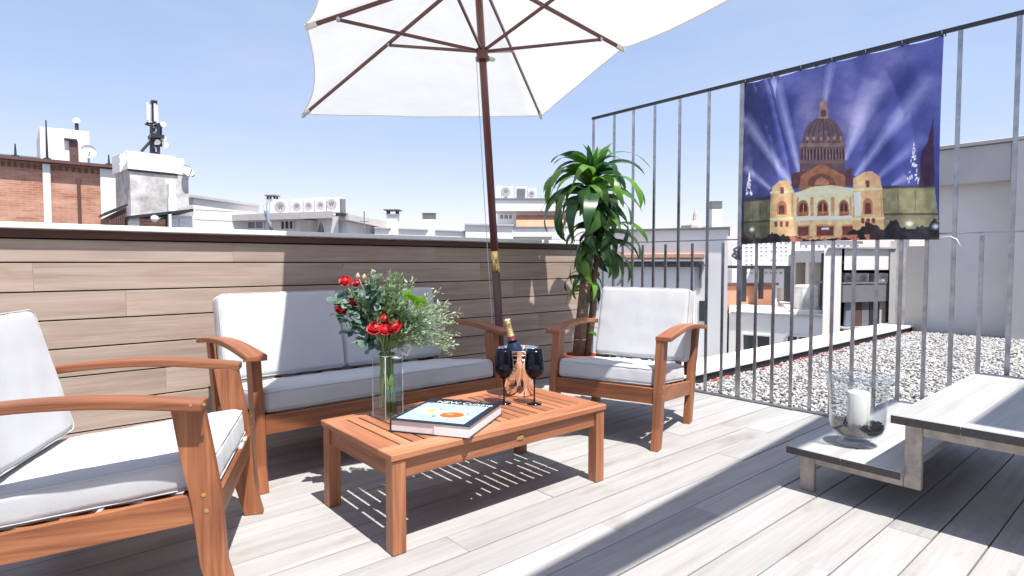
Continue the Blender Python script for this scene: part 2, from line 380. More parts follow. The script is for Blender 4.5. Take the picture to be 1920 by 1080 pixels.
# ------------------------------------------------------------------ steel fence
FX = 4.24
fence = thing('steel_fence', 'tall open fence of thin steel flat bars along the terrace edge', 'fence', (FX, 0, 0))
tall = [3.774, 3.522, 3.304, 3.077, 2.829, 2.562, 2.285, 2.018, 1.747, 1.482, 1.215, .946, .683, .415, .147, -.121, -.39, -.66, -.93, -1.2, -1.5, -1.8]
for i, y in enumerate(tall):
    w = .0115
    if i == 6: w = .018
    part('bar', B((-.006, y - w, -.03), (.006, y + w, 2.4), .001), M_steel, fence)
    if i + 1 < len(tall):
        ym = (y + tall[i + 1]) / 2
        part('bar', B((-.006, ym - .0105, -.03), (.006, ym + .0105, 1.205), .001), M_steel, fence)
part('top_rail', B((-.012, -1.8, 2.402), (.012, 3.79, 2.425), .002), M_darkm, fence)
part('middle_rod', MB().tube([(.0125, -1.8, 1.215), (.0125, 3.78, 1.23)], .005, 8), M_steel, fence, smooth=True)
part('bottom_rail', B((-.03, -1.8, -.02), (-.0075, 3.78, .016), .002), M_steel, fence)

# ------------------------------------------------------------------ gravel roof beyond the fence, parapet
ZG = -.10
tag(link('gravel_roof', B((4.245, -6, ZG - .3), (11.55, 3.08, ZG - .012)).mesh('gravel_roof', M_gravelbed)), kind='structure')
ico = [(0, 0, -1), (.724, -.526, -.447), (-.276, -.851, -.447), (-.894, 0, -.447), (-.276, .851, -.447), (.724, .526, -.447), (.276, -.851, .447), (-.724, -.526, .447), (-.724, .526, .447), (.276, .851, .447), (.894, 0, .447), (0, 0, 1)]
icf = [(0, 1, 2), (1, 0, 5), (0, 2, 3), (0, 3, 4), (0, 4, 5), (1, 5, 10), (2, 1, 6), (3, 2, 7), (4, 3, 8), (5, 4, 9), (1, 10, 6), (2, 6, 7), (3, 7, 8), (4, 8, 9), (5, 9, 10), (6, 10, 11), (7, 6, 11), (8, 7, 11), (9, 8, 11), (10, 9, 11)]
def pebbles(name, n, x0, x1, y0, y1, z, r0, r1, mat, seed=3):
    g = np.random.RandomState(seed); V = np.array(ico); Fc = np.array(icf)
    P = np.stack([g.uniform(x0, x1, n), g.uniform(y0, y1, n), z + g.uniform(-.006, .012, n)], 1)
    s = g.uniform(r0, r1, n)[:, None] * g.uniform(.65, 1.25, (n, 3)) * [1, 1, .75]
    a = g.uniform(0, 6.28, n); J = g.uniform(.82, 1.15, (n, 12, 1))
    v = V[None] * J * s[:, None, :]
    x = v[..., 0] * np.cos(a)[:, None] - v[..., 1] * np.sin(a)[:, None]; y = v[..., 0] * np.sin(a)[:, None] + v[..., 1] * np.cos(a)[:, None]
    v = np.stack([x, y, v[..., 2]], -1) + P[:, None, :]
    f = (Fc[None] + (np.arange(n) * 12)[:, None, None]).reshape(-1, 3)
    me = bpy.data.meshes.new(name); v = v.reshape(-1, 3)
    me.vertices.add(len(v)); me.vertices.foreach_set('co', v.ravel())
    me.loops.add(f.size); me.loops.foreach_set('vertex_index', f.ravel().astype(np.int32))
    me.polygons.add(len(f)); me.polygons.foreach_set('loop_start', np.arange(0, f.size, 3, dtype=np.int32)); me.polygons.foreach_set('loop_total', np.full(len(f), 3, np.int32))
    me.update(calc_edges=True)
    col = np.repeat(g.choice([.95, .8, .68, .5, .22, 1.1, .9], n)[:, None] * np.array([[.50, .485, .465]]), 12, 0); col = np.concatenate([col, np.ones((len(col), 1))], 1)
    at = me.color_attributes.new('print', 'FLOAT_COLOR', 'POINT'); at.data.foreach_set('color', col.ravel())
    me.materials.append(mat); return link(name, me)
M_peb = vcol('pebbles_by_stone', .8)
gr = pebbles('gravel', 56000, 4.26, 11.5, -1.6, 3.04, ZG, .010, .020, M_peb)
tag(gr, 'pale pebbles spread over the flat roof beyond the fence', 'gravel', kind='stuff')
par = thing('roof_parapet', 'low white parapet with a black foot along the gravel roof', 'parapet', (4.3, 3.3, 0))
part('coping', B((-.04, -.22, -.035), (7.3, .22, .0), .006), M_parapet, par)
part('inner_face', B((-.04, -.20, -.14), (7.3, .2, -.037)), M_membrane, par)
part('outer_wall', B((-.04, .202, -9), (7.3, .26, -.037)), M_wwall, par)
ms_ = thing('membrane_strip', 'torn red membrane edge lying between the pebbles and the white parapet', 'membrane strip', (0, 0, 0))
x = 4.3
while x < 11.5:
    l = ru(.15, .7); part('strip', MB().box((x, 3.0 + ru(-.01, .01), ZG + .004), (x + l, 3.022 + ru(-.01, .012), ZG + ru(.012, .02))), M_redline, ms_); x += l + (ru(.05, .3) if rnd() < .5 else .01)

# ------------------------------------------------------------------ grey rendered building on the right
gx = 11.55
gb = thing('grey_building', 'grey rendered wall with an overhanging flat fascia behind the gravel roof', 'building', (gx, 0, -9))
def gw(a, b, m, nm, c=.01): part(nm, B((a[0] - gx, a[1], a[2] + 9), (b[0] - gx, b[1], b[2] + 9), c), m, gb)
gw((gx, -8, -9), (gx + 5, 2.93, 2.82), M_conc, 'wall')
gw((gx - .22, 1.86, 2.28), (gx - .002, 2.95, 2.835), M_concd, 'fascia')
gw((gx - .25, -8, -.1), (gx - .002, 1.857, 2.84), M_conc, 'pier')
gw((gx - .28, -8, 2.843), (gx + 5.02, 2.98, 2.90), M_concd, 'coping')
gw((gx - .05, 2.935, -9), (gx + 3, 3.22, 1.32), M_beige, 'side_wall')

# ------------------------------------------------------------------ background buildings
class Fac:
    """a vertical facade between two world points; px() turns a photo pixel into (s, z) on it"""
    def __init__(s, u0, D0, u1, D1, p0=None, d=None):
        s.free = p0 is None
        if p0 is None:
            a = atD(u0, 500, D0); b = atD(u1, 500, D1); a.z = b.z = 0
        else: a = Vector(p0); b = a + Vector(d)
        s.o = a; s.d = (b - a).normalized(); s.n = Vector((s.d.y, -s.d.x, 0))
        if s.n.dot(Vector((0, 0, 0)) - a) < 0: s.n = -s.n
        s.rz = math.atan2(s.d.y, s.d.x)
    def px(s, u, v):
        r = Vector(ray(u, v)); c = Vector(_C); t = (s.o - c).dot(s.n) / r.dot(s.n); q = c + r * t
        return (q - s.o).dot(s.d), q.z
    def thing(s, name, label, cat, zb=-18, group=None):
        s.zb = zb; s.sg = -1 if Vector((-math.sin(s.rz), math.cos(s.rz), 0)).dot(s.n) > 0 else 1   # local +y*sg points away from the viewer
        s.t = thing(name, label, cat, (s.o.x, s.o.y, zb), s.rz, group); return s.t
    def bx(s, u0, v0, u1, v1, out=0., dep=.3, bottom=None):
        um, vm = (u0 + u1) / 2, (v0 + v1) / 2
        a = s.px(u0, vm)[0]; b = s.px(u1, vm)[0]; z1 = s.px(um, v0)[1]; z0 = s.px(um, v1)[1] if bottom is None else bottom
        y0, y1 = -out * s.sg, (-out + dep) * s.sg
        if s.free and out < -.05:   # recessed pieces keep their place behind the opening
            ra, rb = s.o + s.d * a, s.o + s.d * b; ra.z = rb.z = 0
            a += (ra.dot(s.d) / -ra.dot(s.n)) * -out; b += (rb.dot(s.d) / -rb.dot(s.n)) * -out
        return (a, y0, z0 - s.zb), (b, y1, z1 - s.zb)
    def box(s, name, mat, *a, parent=None, bev=0., **k):
        p, q = s.bx(*a, **k)
        if s.free and abs(q[1] - p[1]) >= 1.:   # deep volumes follow the street: their flanks run away along the viewer's side walls
            x0, x1 = min(p[0], q[0]), max(p[0], q[0]); z0, z1 = min(p[2], q[2]), max(p[2], q[2]); dep = abs(q[1] - p[1])
            def sh(x, w):
                r = s.o + s.d * x; r.z = 0; return (r.dot(s.d) / -r.dot(s.n)) * dep + w * .2
            m = MB().prism([(x0, p[1]), (x1, p[1]), (x1 + sh(x1, -.05), q[1]), (x0 + sh(x0, .05), q[1])], z0, z1, ax=2)
            return part(name, m, mat, parent or s.t)
        return part(name, B(p, q, bev), mat, parent or s.t)
    def window(s, u0, v0, u1, v1, m=None, fm=None, mull=1):
        if s.px(u1, v0)[0] == s.px(u0, v0)[0]: return
        p, q = s.bx(u0, v0, u1, v1, out=.01, dep=.012)
        w = part('window', B(p, q), m or M_glassd, s.t)
        mb = MB(); a, b = min(p[0], q[0]), max(p[0], q[0]); y0, y1 = (-.05 * s.sg, -.012 * s.sg); t = max(.04, (b - a) * .05)
        mb.box((a, y0, p[2]), (a + t, y1, q[2])); mb.box((b - t, y0, p[2]), (b, y1, q[2]))
        mb.box((a + t, y0, q[2] - t), (b - t, y1, q[2])); mb.box((a + t, y0, p[2]), (b - t, y1, p[2] + t))
        for i in range(mull):
            c = a + (b - a) * (i + 1) / (mull + 1); mb.box((c - t / 2, y0, p[2] + t), (c + t / 2, y1, q[2] - t))
        part('frame', mb, fm or M_wwall, w)
# ground far below and a distant city
tag(link('city_ground', B((-1500, -1500, -18.4), (1500, 1500, -18)).mesh('city_ground', M_asph)), kind='structure')

# A: brick party wall, faces the viewer square to the timber wall
f = Fac(0, 0, 0, 0, p0=(0, 24, 0), d=(1, 0, 0)); f.thing('brick_building', 'brick party wall with white pilasters at the far left', 'building')
zt = f.px(100, 307)[1]
def X_(u): return f.px(u, 400)[0]
part('wall', B((X_(-330), .0, 0), (X_(226), 9, zt + 18)), M_brick, f.t)
for a, b in ((-75, -62), (82, 97), (189, 226)): part('pilaster', B((X_(a), -.12, 0), (X_(b), -.002, zt + 17.97), .02), M_wwall, f.t)
part('roof_edge', B((X_(-330), -.25, zt + 18.002), (X_(228), 9.1, zt + 18.10)), M_brown, f.t)
part('drain_pipe', MB().tube([(X_(149), -.09, 0), (X_(149), -.09, zt + 17.6)], .05, 8), M_brown, f.t)
for i in range(18):
    u = 5 + i * 12
    if 78 < u < 100 or u > 186: continue
    part('beam_end', B((X_(u), -.08, zt + 17.80), (X_(u) + .07, -.002, zt + 17.93)), M_brown, f.t)
Zr = zt + .16
def onroof(u, y): # a point on that roof
    r = Vector(ray(u, 400)); t = y / r.y; return Vector((r.x * t, y, Zr))
# rooftop hut
hb = Fac(0, 0, 0, 0, p0=(0, 26, 0), d=(1, 0, 0)); hb.thing('rooftop_hut', 'white rooftop hut with a narrow dark door on the brick building', 'hut', Zr)
hb.box('wall', M_wwall, 104.8, 243, 163, 0, bottom=Zr, dep=3.); hb.box('wall', M_wwall, 70, 239, 104.5, 0, bottom=Zr, dep=3.1, out=.05)
d = hb.box('door', M_brown, 125, 264, 142, 0, bottom=Zr + .02, out=.05, dep=.045); hb.box('handle', M_steel, 138, 287, 139.5, 290, out=.09, dep=.03, parent=d)
hb.box('lintel', M_darkm, 120, 261, 144, 264, out=.14, dep=.13)
v = thing('roof_vent', 'round metal vent on top of the white rooftop hut', 'vent', tuple(atY(144, 240, 27.2)))
part('cowl', MB().lathe([(.0, .38), (.09, .34), (.13, .26), (.11, .2), (.06, .17)], 16), M_white, v, smooth=True); part('neck', MB().tube([(0, 0, -.1), (0, 0, .2)], .06, 12), M_darkm, v, smooth=True)
def dish(u, v_, y, r, label, face=(-.3, -1, .5), zb=None):
    p = atY(u, v_, y); t = thing('satellite_dish', label, 'satellite dish', tuple(p), group='satellite dishes on the far roofs')
    fd = Vector(face).normalized(); q = fd.to_track_quat('Z', 'Y').to_matrix().to_4x4()
    m = MB(); prof = [(.001, -.25 * r), (r * .35, -.22 * r), (r * .7, -.12 * r), (r, .02 * r), (r, .05 * r)]
    m.lathe(prof, 20); m.v = [tuple(q @ Vector(a)) for a in m.v]; part('reflector', m, M_white, t, smooth=True)
    part('arm', MB().tube([q @ Vector((0, -r * .9, 0)), q @ Vector((0, -.2 * r, r * .9))], .02, 6), M_steel, t)
    part('mast', MB().tube([(0, .15 * r, -.1), (0, .2 * r, (zb - p.z) if zb is not None else -r * 1.9)], .035, 8), M_steel, t)
dish(166, 284, 25.6, .24, 'white satellite dish beside the rooftop hut with the dark door', face=(.1, -1, .1), zb=Zr)
for (u, vt) in ((33, 270), (92, 226), (207, 290)):
    p = onroof(u, 24.6); h = atY(u, vt, 24.6).z - Zr
    lab = {33: 'thin mast on the brick building near the left picture edge', 92: 'tall thin mast standing before the white rooftop hut', 207: 'short thin mast at the right end of the brick building'}[u]
    t = thing('antenna_mast', lab, 'antenna', tuple(p), group='thin masts on the brick building')
    part('pole', MB().tube([(0, 0, 0), (0, 0, h)], [.04, .018], 8), M_darkm, t); part('foot', B((-.1, -.1, 0), (.1, .1, .08)), M_darkm, t)
t = thing('roof_ledge', 'low pale ledge with a dark top on the far left roof', 'ledge', tuple(onroof(-60, 27)))
w = onroof(72, 27).x - onroof(-60, 27).x
part('wall', B((0, 0, 0), (w, .4, .36)), M_wwall, t); part('cap', B((-.05, -.05, .362), (w + .3, .45, .42)), M_slate, t)

# B: stained rooftop block with antenna tower
f = Fac(0, 0, 0, 0, p0=(0, 21, 0), d=(1, .12, 0)); f.thing('stained_rooftop_block', 'tall stained grey stair block with a white parapet and a mast on top', 'building')
f.box('wall', M_wrough, 239, 320, 349, 0, bottom=-17.9, dep=1.6); f.box('parapet', M_wwall, 238, 288, 327, 321, out=.06, dep=1.7)
f.box('parapet', M_wwall, 327.6, 297, 345, 327, out=.02, dep=1.5)
f.box('ledge', M_darkm, 239, 321.5, 333, 325, out=.04, dep=.03)
f.box('buttress', M_wwall, 309, 345, 322, 0, bottom=-17.8, out=.16, dep=.15)
tz = f.px(280, 290)[1]
rl = thing('ladder_rail', 'thin white railing left of the stained stair block', 'railing', (0, 0, 0))
for i in range(5):
    a = atY(226 + i * 3, 322 - i * 5, 20.9); b = atY(226 + i * 3, 288, 20.9); part('post', MB().tube([a, b], .02, 6), M_white, rl)
part('rail', MB().tube([atY(224, 296, 20.9), atY(239, 282, 20.9)], .022, 6), M_white, rl); part('rail', MB().tube([atY(224, 309, 20.9), atY(239, 298, 20.9)], .022, 6), M_white, rl)
# antenna tower
tw = thing('telecom_tower', 'steel telecom mast with panel antennas on the stained stair block', 'antenna tower', tuple(atY(289, 292, 22)))
o = Vector(tw.location); H = atY(289, 189, 22).z - o.z; pxm = 22 / 1100 / .72
def tp(u, v): return atY(u, v, 22) - o
for k, (u, dy) in enumerate(((284, 0), (291, .25), (296, -.1))):
    a = tp(u, 295); b = tp(u, 232); a.y += dy; b.y += dy; part('pole', MB().tube([a, b], .05, 8), M_darkm, tw)
for v in (285, 272, 258, 246, 236):
    part('brace', MB().tube([tp(281, v + 6), tp(298, v)], .03, 6), M_darkm, tw); part('brace', MB().tube([tp(282, v), tp(297, v + 7)], .025, 6), M_steel, tw)
part('ring_frame', MB().tube([tp(272, 232), tp(285, 236), tp(299, 233), tp(287, 229), tp(272, 232)], .04, 6), M_darkm, tw)
part('strut', MB().tube([tp(265, 284), tp(283, 264)], .05, 6), M_darkm, tw); part('platform', B(tp(280, 259) + Vector((0, -.3, 0)), tp(305, 256) + Vector((0, .3, 0))), M_darkm, tw)
for u, v0, v1, dy in ((275, 195, 228, -.2), (283, 193, 229, .3), (290, 190, 229, -.1), (297, 196, 229, .2)):
    a = tp(u - 1.9, v1); b = tp(u + 1.9, v0); part('panel_antenna', B((a.x, dy, a.z), (b.x, dy + .14, b.z), .02), M_wwall if u != 289 else M_glassb, tw)
part('pole', MB().tube([tp(287, 232), tp(287, 191)], .045, 8), M_darkm, tw); part('head', B(tp(283, 194) + Vector((0, -.1, 0)), tp(294, 190) + Vector((0, .1, 0))), M_darkm, tw)
for u, v, r in ((304, 235, .085), (305, 261, .08), (308, 273, .09), (294, 268, .08)):
    m = MB(); q = tp(u, v); m.tube([q + Vector((0, -.2, 0)), q + Vector((0, .1, 0))], [r, r * .8], 16); part('drum_antenna', m, M_wwall, tw, smooth=False)
part('pole', MB().tube([tp(302, 236), tp(302, 275)], .03, 6), M_darkm, tw)
dish(352, 320, 21.4, .2, 'white satellite dish on the right corner of the stained stair block', face=(.5, -1, .4), zb=atY(352, 337, 21.4).z)
tag(part('dish_bracket', MB().box(atY(330, 326, 21.5), atY(361, 332, 21.9)), M_darkm), 'dark bracket jutting from the stained stair block under the dish', 'bracket')
# low sheds in front of it
f = Fac(0, 0, 0, 0, p0=(0, 19, 0), d=(1, 0, 0)); f.thing('brown_shed', 'brown corrugated shed with a sloping roof behind the timber wall', 'shed')
a = f.px(205, 404); b = f.px(237, 388)
part('wall', MB().prism([(a[0], 0), (b[0], 0), (b[0], b[1] + 18), (a[0], a[1] + 18)], 0, 2, ax=1), M_brown, f.t)
for i in range(8):
    x = a[0] + (b[0] - a[0]) * (i + .5) / 8; part('rib', B((x - .03, -.05, 0), (x + .03, -.003, a[1] + 17.9 + (b[1] - a[1]) * i / 8)), M_brown, f.t)
part('roof', MB().prism([(a[0] - .12, a[1] + 17.99), (b[0] + .02, b[1] + 18.02), (b[0] + .02, b[1] + 18.09), (a[0] - .12, a[1] + 18.06)], -.12, 1.2, ax=1), M_darkm, f.t)
f = Fac(0, 0, 0, 0, p0=(0, 18.4, 0), d=(1, 0, 0)); f.thing('brick_lean_to', 'small brick lean-to with a thin dark roof and a round lamp under the stained block', 'shed')
f.box('wall', M_brick, 256, 410, 305, 0, bottom=-17.5, dep=1.8); f.box('wall', M_wwall, 239, 402, 255.6, 0, bottom=-17.5, dep=1.8)
a = f.px(240, 409); b = f.px(360, 397)
part('roof', MB().prism([(a[0], a[1] + 17.97), (b[0], b[1] + 18.0), (b[0], b[1] + 18.07), (a[0], a[1] + 18.05)], -.2, 1.8, ax=1), M_darkm, f.t)
f.box('post', M_wwall, 308, 372, 313, 0, bottom=-17.5, out=.2, dep=.2)
f.box('wall', M_aluw, 314, 404, 358, 0, bottom=-17.5, dep=1.5)
for a_, b_ in ((320, 331), (337, 348)): f.window(a_, 411, b_, 424, M_glassb)
tag(part('wall_lamp', MB().lathe([(.001, -.1), (.08, -.06), (.1, 0), (.08, .06), (.001, .1)], 12, tuple(atY(290, 410, 18.2))), M_white, smooth=True), 'small round white lamp on the brick lean-to', 'lamp')

# C: long white building with siding
f = Fac(0, 0, 0, 0, p0=(0, 23, 0), d=(1, 0, 0)); f.thing('white_sided_building', 'plain white building with a faint sloping roof line right of the stained block', 'building')
a = f.px(318, 370); b = f.px(362, 371); c = f.px(485, 388); 
part('wall', B((a[0], 0, 0), (b[0], 4, b[1] + 18)), M_wrough, f.t)
part('wall', MB().prism([(b[0] + .003, 0), (c[0], 0), (c[0], c[1] + 18), (b[0] + .003, b[1] + 18)], 0, 6, ax=1), M_wwall, f.t)
for i in range(9):
    z = b[1] + 17.6 - i * .35; part('board_joint', B((b[0] + .05, -.012, z), (c[0] - .02, -.002, z + .03)), M_aluw, f.t)
part('roof_edge', MB().prism([(a[0], b[1] + 18.003), (b[0], b[1] + 18.003), (c[0], c[1] + 18.003), (c[0], c[1] + 18.08), (b[0], b[1] + 18.1), (a[0], b[1] + 18.1)], -.1, 6, ax=1), M_concd, f.t)

# D: flat-roofed house with the row of air conditioners
f = Fac(452, 22, 640, 20.5); f.thing('flat_roof_house', 'pale house with a thick flat roof slab under a row of air conditioners', 'building')
f.box('wall', M_wwall, 462, 412, 632, 0, bottom=-17.9, dep=4.); f.box('roof_slab', M_tan, 452, 401, 640, 413, out=.5, dep=4.8)
f.window(465, 414, 496, 430, M_glassb); f.window(527, 413, 552, 431, M_glassd, mull=2); f.box('pillar', M_beige, 572, 414, 592, 0, bottom=-17.9, out=.35, dep=.34)
g = Fac(640, 20.5, 742, 23.5); g.zb = -18; g.sg = -1 if Vector((-math.sin(g.rz), math.cos(g.rz), 0)).dot(g.n) > 0 else 1
g.thing('white_annex', 'white annex with a sloping roof slab right of the flat-roofed house', 'building')
a, b = g.px(640, 402), g.px(715, 419); c = g.px(745, 433)
part('wall', MB().prism([(a[0] + .3, 0), (c[0], 0), (c[0], c[1] + 17.9), (b[0], b[1] + 17.93), (a[0] + .3, a[1] + 17.79)], 0, 3 * g.sg, ax=1), M_wwall, g.t)
part('roof_slab', MB().prism([(a[0], a[1] + 17.80), (c[0], c[1] + 17.95), (c[0], c[1] + 18.03), (b[0], b[1] + 18.06), (a[0], a[1] + 18)], -.3 * g.sg, 3.2 * g.sg, ax=1), M_tan, g.t)
t = thing('garden_statue', 'small dark pointed figure standing by the flat-roofed house', 'statue', tuple(atD(602, 436, 19.6)))
part('figure', MB().lathe([(.0, .40), (.035, .33), (.06, .24), (.085, .12), (.11, 0), (.11, -.3)], 14), M_darkm, t, smooth=True)
t = thing('thin_aerial', 'thin aerial pole on the white annex', 'antenna', tuple(atD(683, 420, 20.6)))
part('pole', MB().tube([(0, 0, -.3), (0, 0, .45)], .02, 6), M_steel, t); part('crossbar', MB().tube([(-.15, 0, .1), (.15, 0, .1)], .02, 6), M_steel, t)
# air conditioners
def ac(u0, v0, u1, v1, D, label, group, fans=((.5, .5, .36),), grille=False, D1=None):
    f = Fac(u0, D, u1, D1 or D); p, q = None, None
    t = f.thing('air_conditioner', label, 'air conditioner', zb=f.px((u0 + u1) / 2, v1)[1], group=group)
    f.box('body', M_aluw, u0, v0, u1, v1, dep=.45, bev=.01)
    a = f.px(u0, (v0 + v1) / 2)[0]; b = f.px(u1, (v0 + v1) / 2)[0]; zt = f.px((u0 + u1) / 2, v0)[1] - f.zb; w = b - a
    for (cx, cz, r) in fans:
        r *= min(w, zt); m = MB(); n = 20; X0 = a + w * cx; Z0 = zt * cz
        for k in range(n):
            t0, t1 = 2 * math.pi * k / n, 2 * math.pi * (k + 1) / n
            m.add([(X0 + rr * math.cos(tt), -.012 * f.sg - yy * f.sg, Z0 + rr * math.sin(tt)) for tt in (t0, t1) for rr, yy in ((r * .55, 0), (r, 0), (r, -.01), (r * .55, -.01))], [(0, 1, 5, 4), (1, 2, 6, 5), (3, 0, 4, 7)])
        part('fan_ring', m, M_concd, t)
        m = MB()
        for k in range(5):
            th = k * 1.2566; m.add([(X0 + r * .5 * math.cos(th), -.006 * f.sg, Z0 + r * .5 * math.sin(th)), (X0 + r * .5 * math.cos(th + .8), -.012 * f.sg, Z0 + r * .5 * math.sin(th + .8)), (X0, -.009 * f.sg, Z0)], [(0, 1, 2)])
        part('fan_blades', m, M_slate, t)
    if grille:
        m = MB()
        for k in range(9): m.box((a + w * .15, -.03 * f.sg, zt * (.12 + k * .085)), (b - w * .15, -.004 * f.sg, zt * (.16 + k * .085)))
        part('grille', m, M_slate, t)
G1 = 'air conditioners in a row on the flat-roofed house'
ac(511, 374, 540, 402, 21, 'leftmost white air conditioner of the row on the flat-roofed house, beside the blue-grey flue', G1)
ac(546, 373, 567, 401, 20.8, 'white air conditioner second from left in the row on the flat-roofed house', G1)
ac(568.5, 372, 589, 400, 20.8, 'white air conditioner in the middle of the row on the flat-roofed house', G1)
ac(590.5, 371, 611, 399, 20.8, 'white air conditioner fourth from left in the row on the flat-roofed house', G1)
ac(612.5, 370, 640, 398, 20.8, 'widest white air conditioner at the right end of the row on the flat-roofed house', G1, fans=((.33, .55, .34),))
t = thing('roof_pipe_case', 'dark vertical pipe casing at the right end of the air conditioner row', 'pipe', tuple(atD(643, 400, 20.4)))
part('casing', B((-.08, -.06, 0), (.08, .06, .5), .01), M_slate, t); part('foot', B((-.22, -.1, -.1), (.15, .1, -.002)), M_darkm, t)
def chimney(u, vb, u1, vt, D, label, cowl='flat', zb=-17.9, group='chimneys beyond the timber wall'):
    p = atD((u + u1) / 2, vb, D); w = (u1 - u) / FPX * D; t = thing('chimney', label, 'chimney', (p.x, p.y, p.z - 1.2), YAW - math.pi / 2, group)
    h = (vb - vt) / FPX * D
    part('stack', B((-w / 2, -w / 2, 0), (w / 2, w / 2, 1.2 + h * .72), .01), M_wwall, t)
    if cowl == 'flat':
        part('collar', B((-w * .56, -w * .56, 1.2 + h * .722), (w * .56, w * .56, 1.2 + h * .78), .01), M_wwall, t)
        for sx in (-1, 1):
            for sy in (-1, 1): part('cowl_leg', B((sx * w * .42 - .03, sy * w * .42 - .03, 1.2 + h * .78), (sx * w * .42 + .03, sy * w * .42 + .03, 1.2 + h * .93)), M_darkm, t)
        part('cowl', B((-w * .75, -w * .75, 1.2 + h * .93), (w * .75, w * .75, 1.2 + h), .02), M_slate, t)
    else:
        part('cowl', B((-w * .5, -w * .5, 1.2 + h * .735), (w * .5, w * .5, 1.2 + h * .97)), M_beige, t)
        for k in range(4): part('louvre', B((-w * .53, -w * .53, 1.2 + h * (.76 + .05 * k)), (w * .53, w * .53, 1.2 + h * (.775 + .05 * k))), M_slate, t)
        part('cap', B((-w * .58, -w * .58, 1.2 + h * .972), (w * .58, w * .58, 1.2 + h), .01), M_slate, t)
chimney(504, 404, 519, 366, 22.2, 'chimney with a dark flat cowl left of the air conditioner row')
t = thing('flue_pipe', 'blue-grey metal flue running down beside the air conditioner row', 'pipe', tuple(atD(503, 420, 19.9)))
q = Vector(t.location); part('pipe', MB().tube([atD(503, 376, 19.9) - q, atD(502, 412, 19.9) - q, atD(506, 420, 19.9) - q, atD(509, 432, 19.9) - q], .055, 10), M_glassb, t, smooth=True)
part('pipe', MB().tube([atD(497, 384, 19.95) - q, atD(497, 402, 19.95) - q, atD(501, 412, 19.95) - q], .035, 8), M_steel, t, smooth=True)
chimney(727, 434, 747, 393, 21.5, 'white chimney with a dark flat cowl between the annex and the parasol pole')
chimney(794, 440, 816, 400, 22.5, 'squat white chimney with a louvred beige top, nearest the parasol pole on its left', 'louvre')

# E: low white roofs by the pole
f = Fac(700, 21, 905, 24); f.thing('low_white_roof', 'long low white parapet roof seen just above the coping', 'building')
f.box('wall', M_wwall, 700, 432, 905, 0, bottom=-17.9, dep=5); f.box('roof_edge', M_concd, 700, 430, 905, 432, out=.08, dep=5.1)
f = Fac(872, 23, 962, 23.6); f.thing('low_terrace_house', 'low white terrace house just left and right of the parasol pole', 'building')
f.box('wall', M_wwall, 872, 423, 962, 0, bottom=-17.9, dep=4); f.box('roof_edge', M_concd, 870, 420, 962, 423, out=.1, dep=4.2)
# F: stepped white building with orange roof right of the pole
f = Fac(928, 25, 1062, 25); f.thing('stepped_white_building', 'stepped white building with a pale orange roof panel right of the parasol pole', 'building')
f.box('wall', M_wwall, 932, 382, 1062, 0, bottom=-17.9, dep=6); f.box('roof_edge', M_slate, 926, 374, 1064, 377, out=.5, dep=6.8); f.box('fascia', M_wwall, 928, 377.3, 1062, 397, out=.45, dep=.44)
f.box('shade_strip', M_tan, 928, 397.3, 1062, 399, out=.42, dep=.41)
f.window(936, 401, 962, 412, M_glassb, mull=2)
a = f.bx(968, 404, 1058, 428, out=.7, dep=.6)
p, q = a; part('sloped_roof', MB().prism([(p[1] - .9 * f.sg * 0, p[2]), (q[1], q[2]), (q[1] + .08 * f.sg, q[2]), (p[1] + .1 * f.sg, p[2] - .08)], min(p[0], q[0]), max(p[0], q[0]), ax=0), M_orange, f.t)
f.box('balcony', M_wwall, 948, 431, 1056, 446, out=1.2, dep=.12); f.box('balcony_rail', M_slate, 944, 428, 1060, 431, out=1.25, dep=.2)
f.box('planter', M_aluw, 1030, 443, 1062, 452, out=1.6, dep=.3)
G2 = 'air conditioners on the stepped white building'
ac(929, 349, 940, 374, 25.6, 'narrow air conditioner side against the parasol pole on the stepped building', G2, fans=(), grille=False)
ac(941, 350, 962, 374, 25.6, 'air conditioner with a round fan just right of the parasol pole', G2, fans=((.35, .62, .4), (.35, .1, .2)))
ac(966, 350, 988, 374, 25.6, 'air conditioner with a square grey grille right of the parasol pole', G2, fans=(), grille=True)
ac(989, 353, 1006, 374, 25.6, 'air conditioner half hidden by the plant on the stepped building', G2, fans=((.45, .5, .36),))

# G: white building behind the fence, left
f = Fac(1120, 15, 1369, 13.6); f.thing('white_block_behind_plant', 'white rendered block with a flat dark roof edge behind the plant and the fence', 'building')
f.box('wall', M_wwall, 1120, 432, 1369, 0, bottom=-17.9, dep=4); f.box('roof_edge', M_slate, 1120, 428.5, 1370, 431.5, out=.1, dep=4.2)
f.box('tile_band', M_orange, 1120, 477, 1322, 483, out=.18, dep=.17); f.box('ledge', M_concd, 1120, 487, 1322, 490, out=.45, dep=.44); f.box('ledge', M_darkm, 1120, 495.5, 1322, 499, out=.5, dep=.49)
f.box('wall_band', M_wwall, 1120, 500, 1308, 0, bottom=-17, out=.3, dep=.29)
f.box('window', M_glassd, 1311, 564, 1324, 602, out=.02, dep=.015); f.box('shade_panel', M_slate, 1311, 500, 1316, 540, out=.03, dep=.02)
chimney(1331, 430, 1350, 378, 15.5, 'chimney with a grey louvred top behind the fence on the white block', 'louvre')
t = thing('roof_cresting', 'tiny ornate spire on the horizon seen through the fence', 'spire', tuple(atD(1303, 430, 60)))
part('spire', MB().lathe([(.9, 0), (.5, .6), (.25, .9), (.18, 1.6), (.05, 2.0), (0, 2.1)], 8), M_beige, t); part('base', B((-1.6, -.6, -3), (2.3, .6, .35)), M_beige, t)
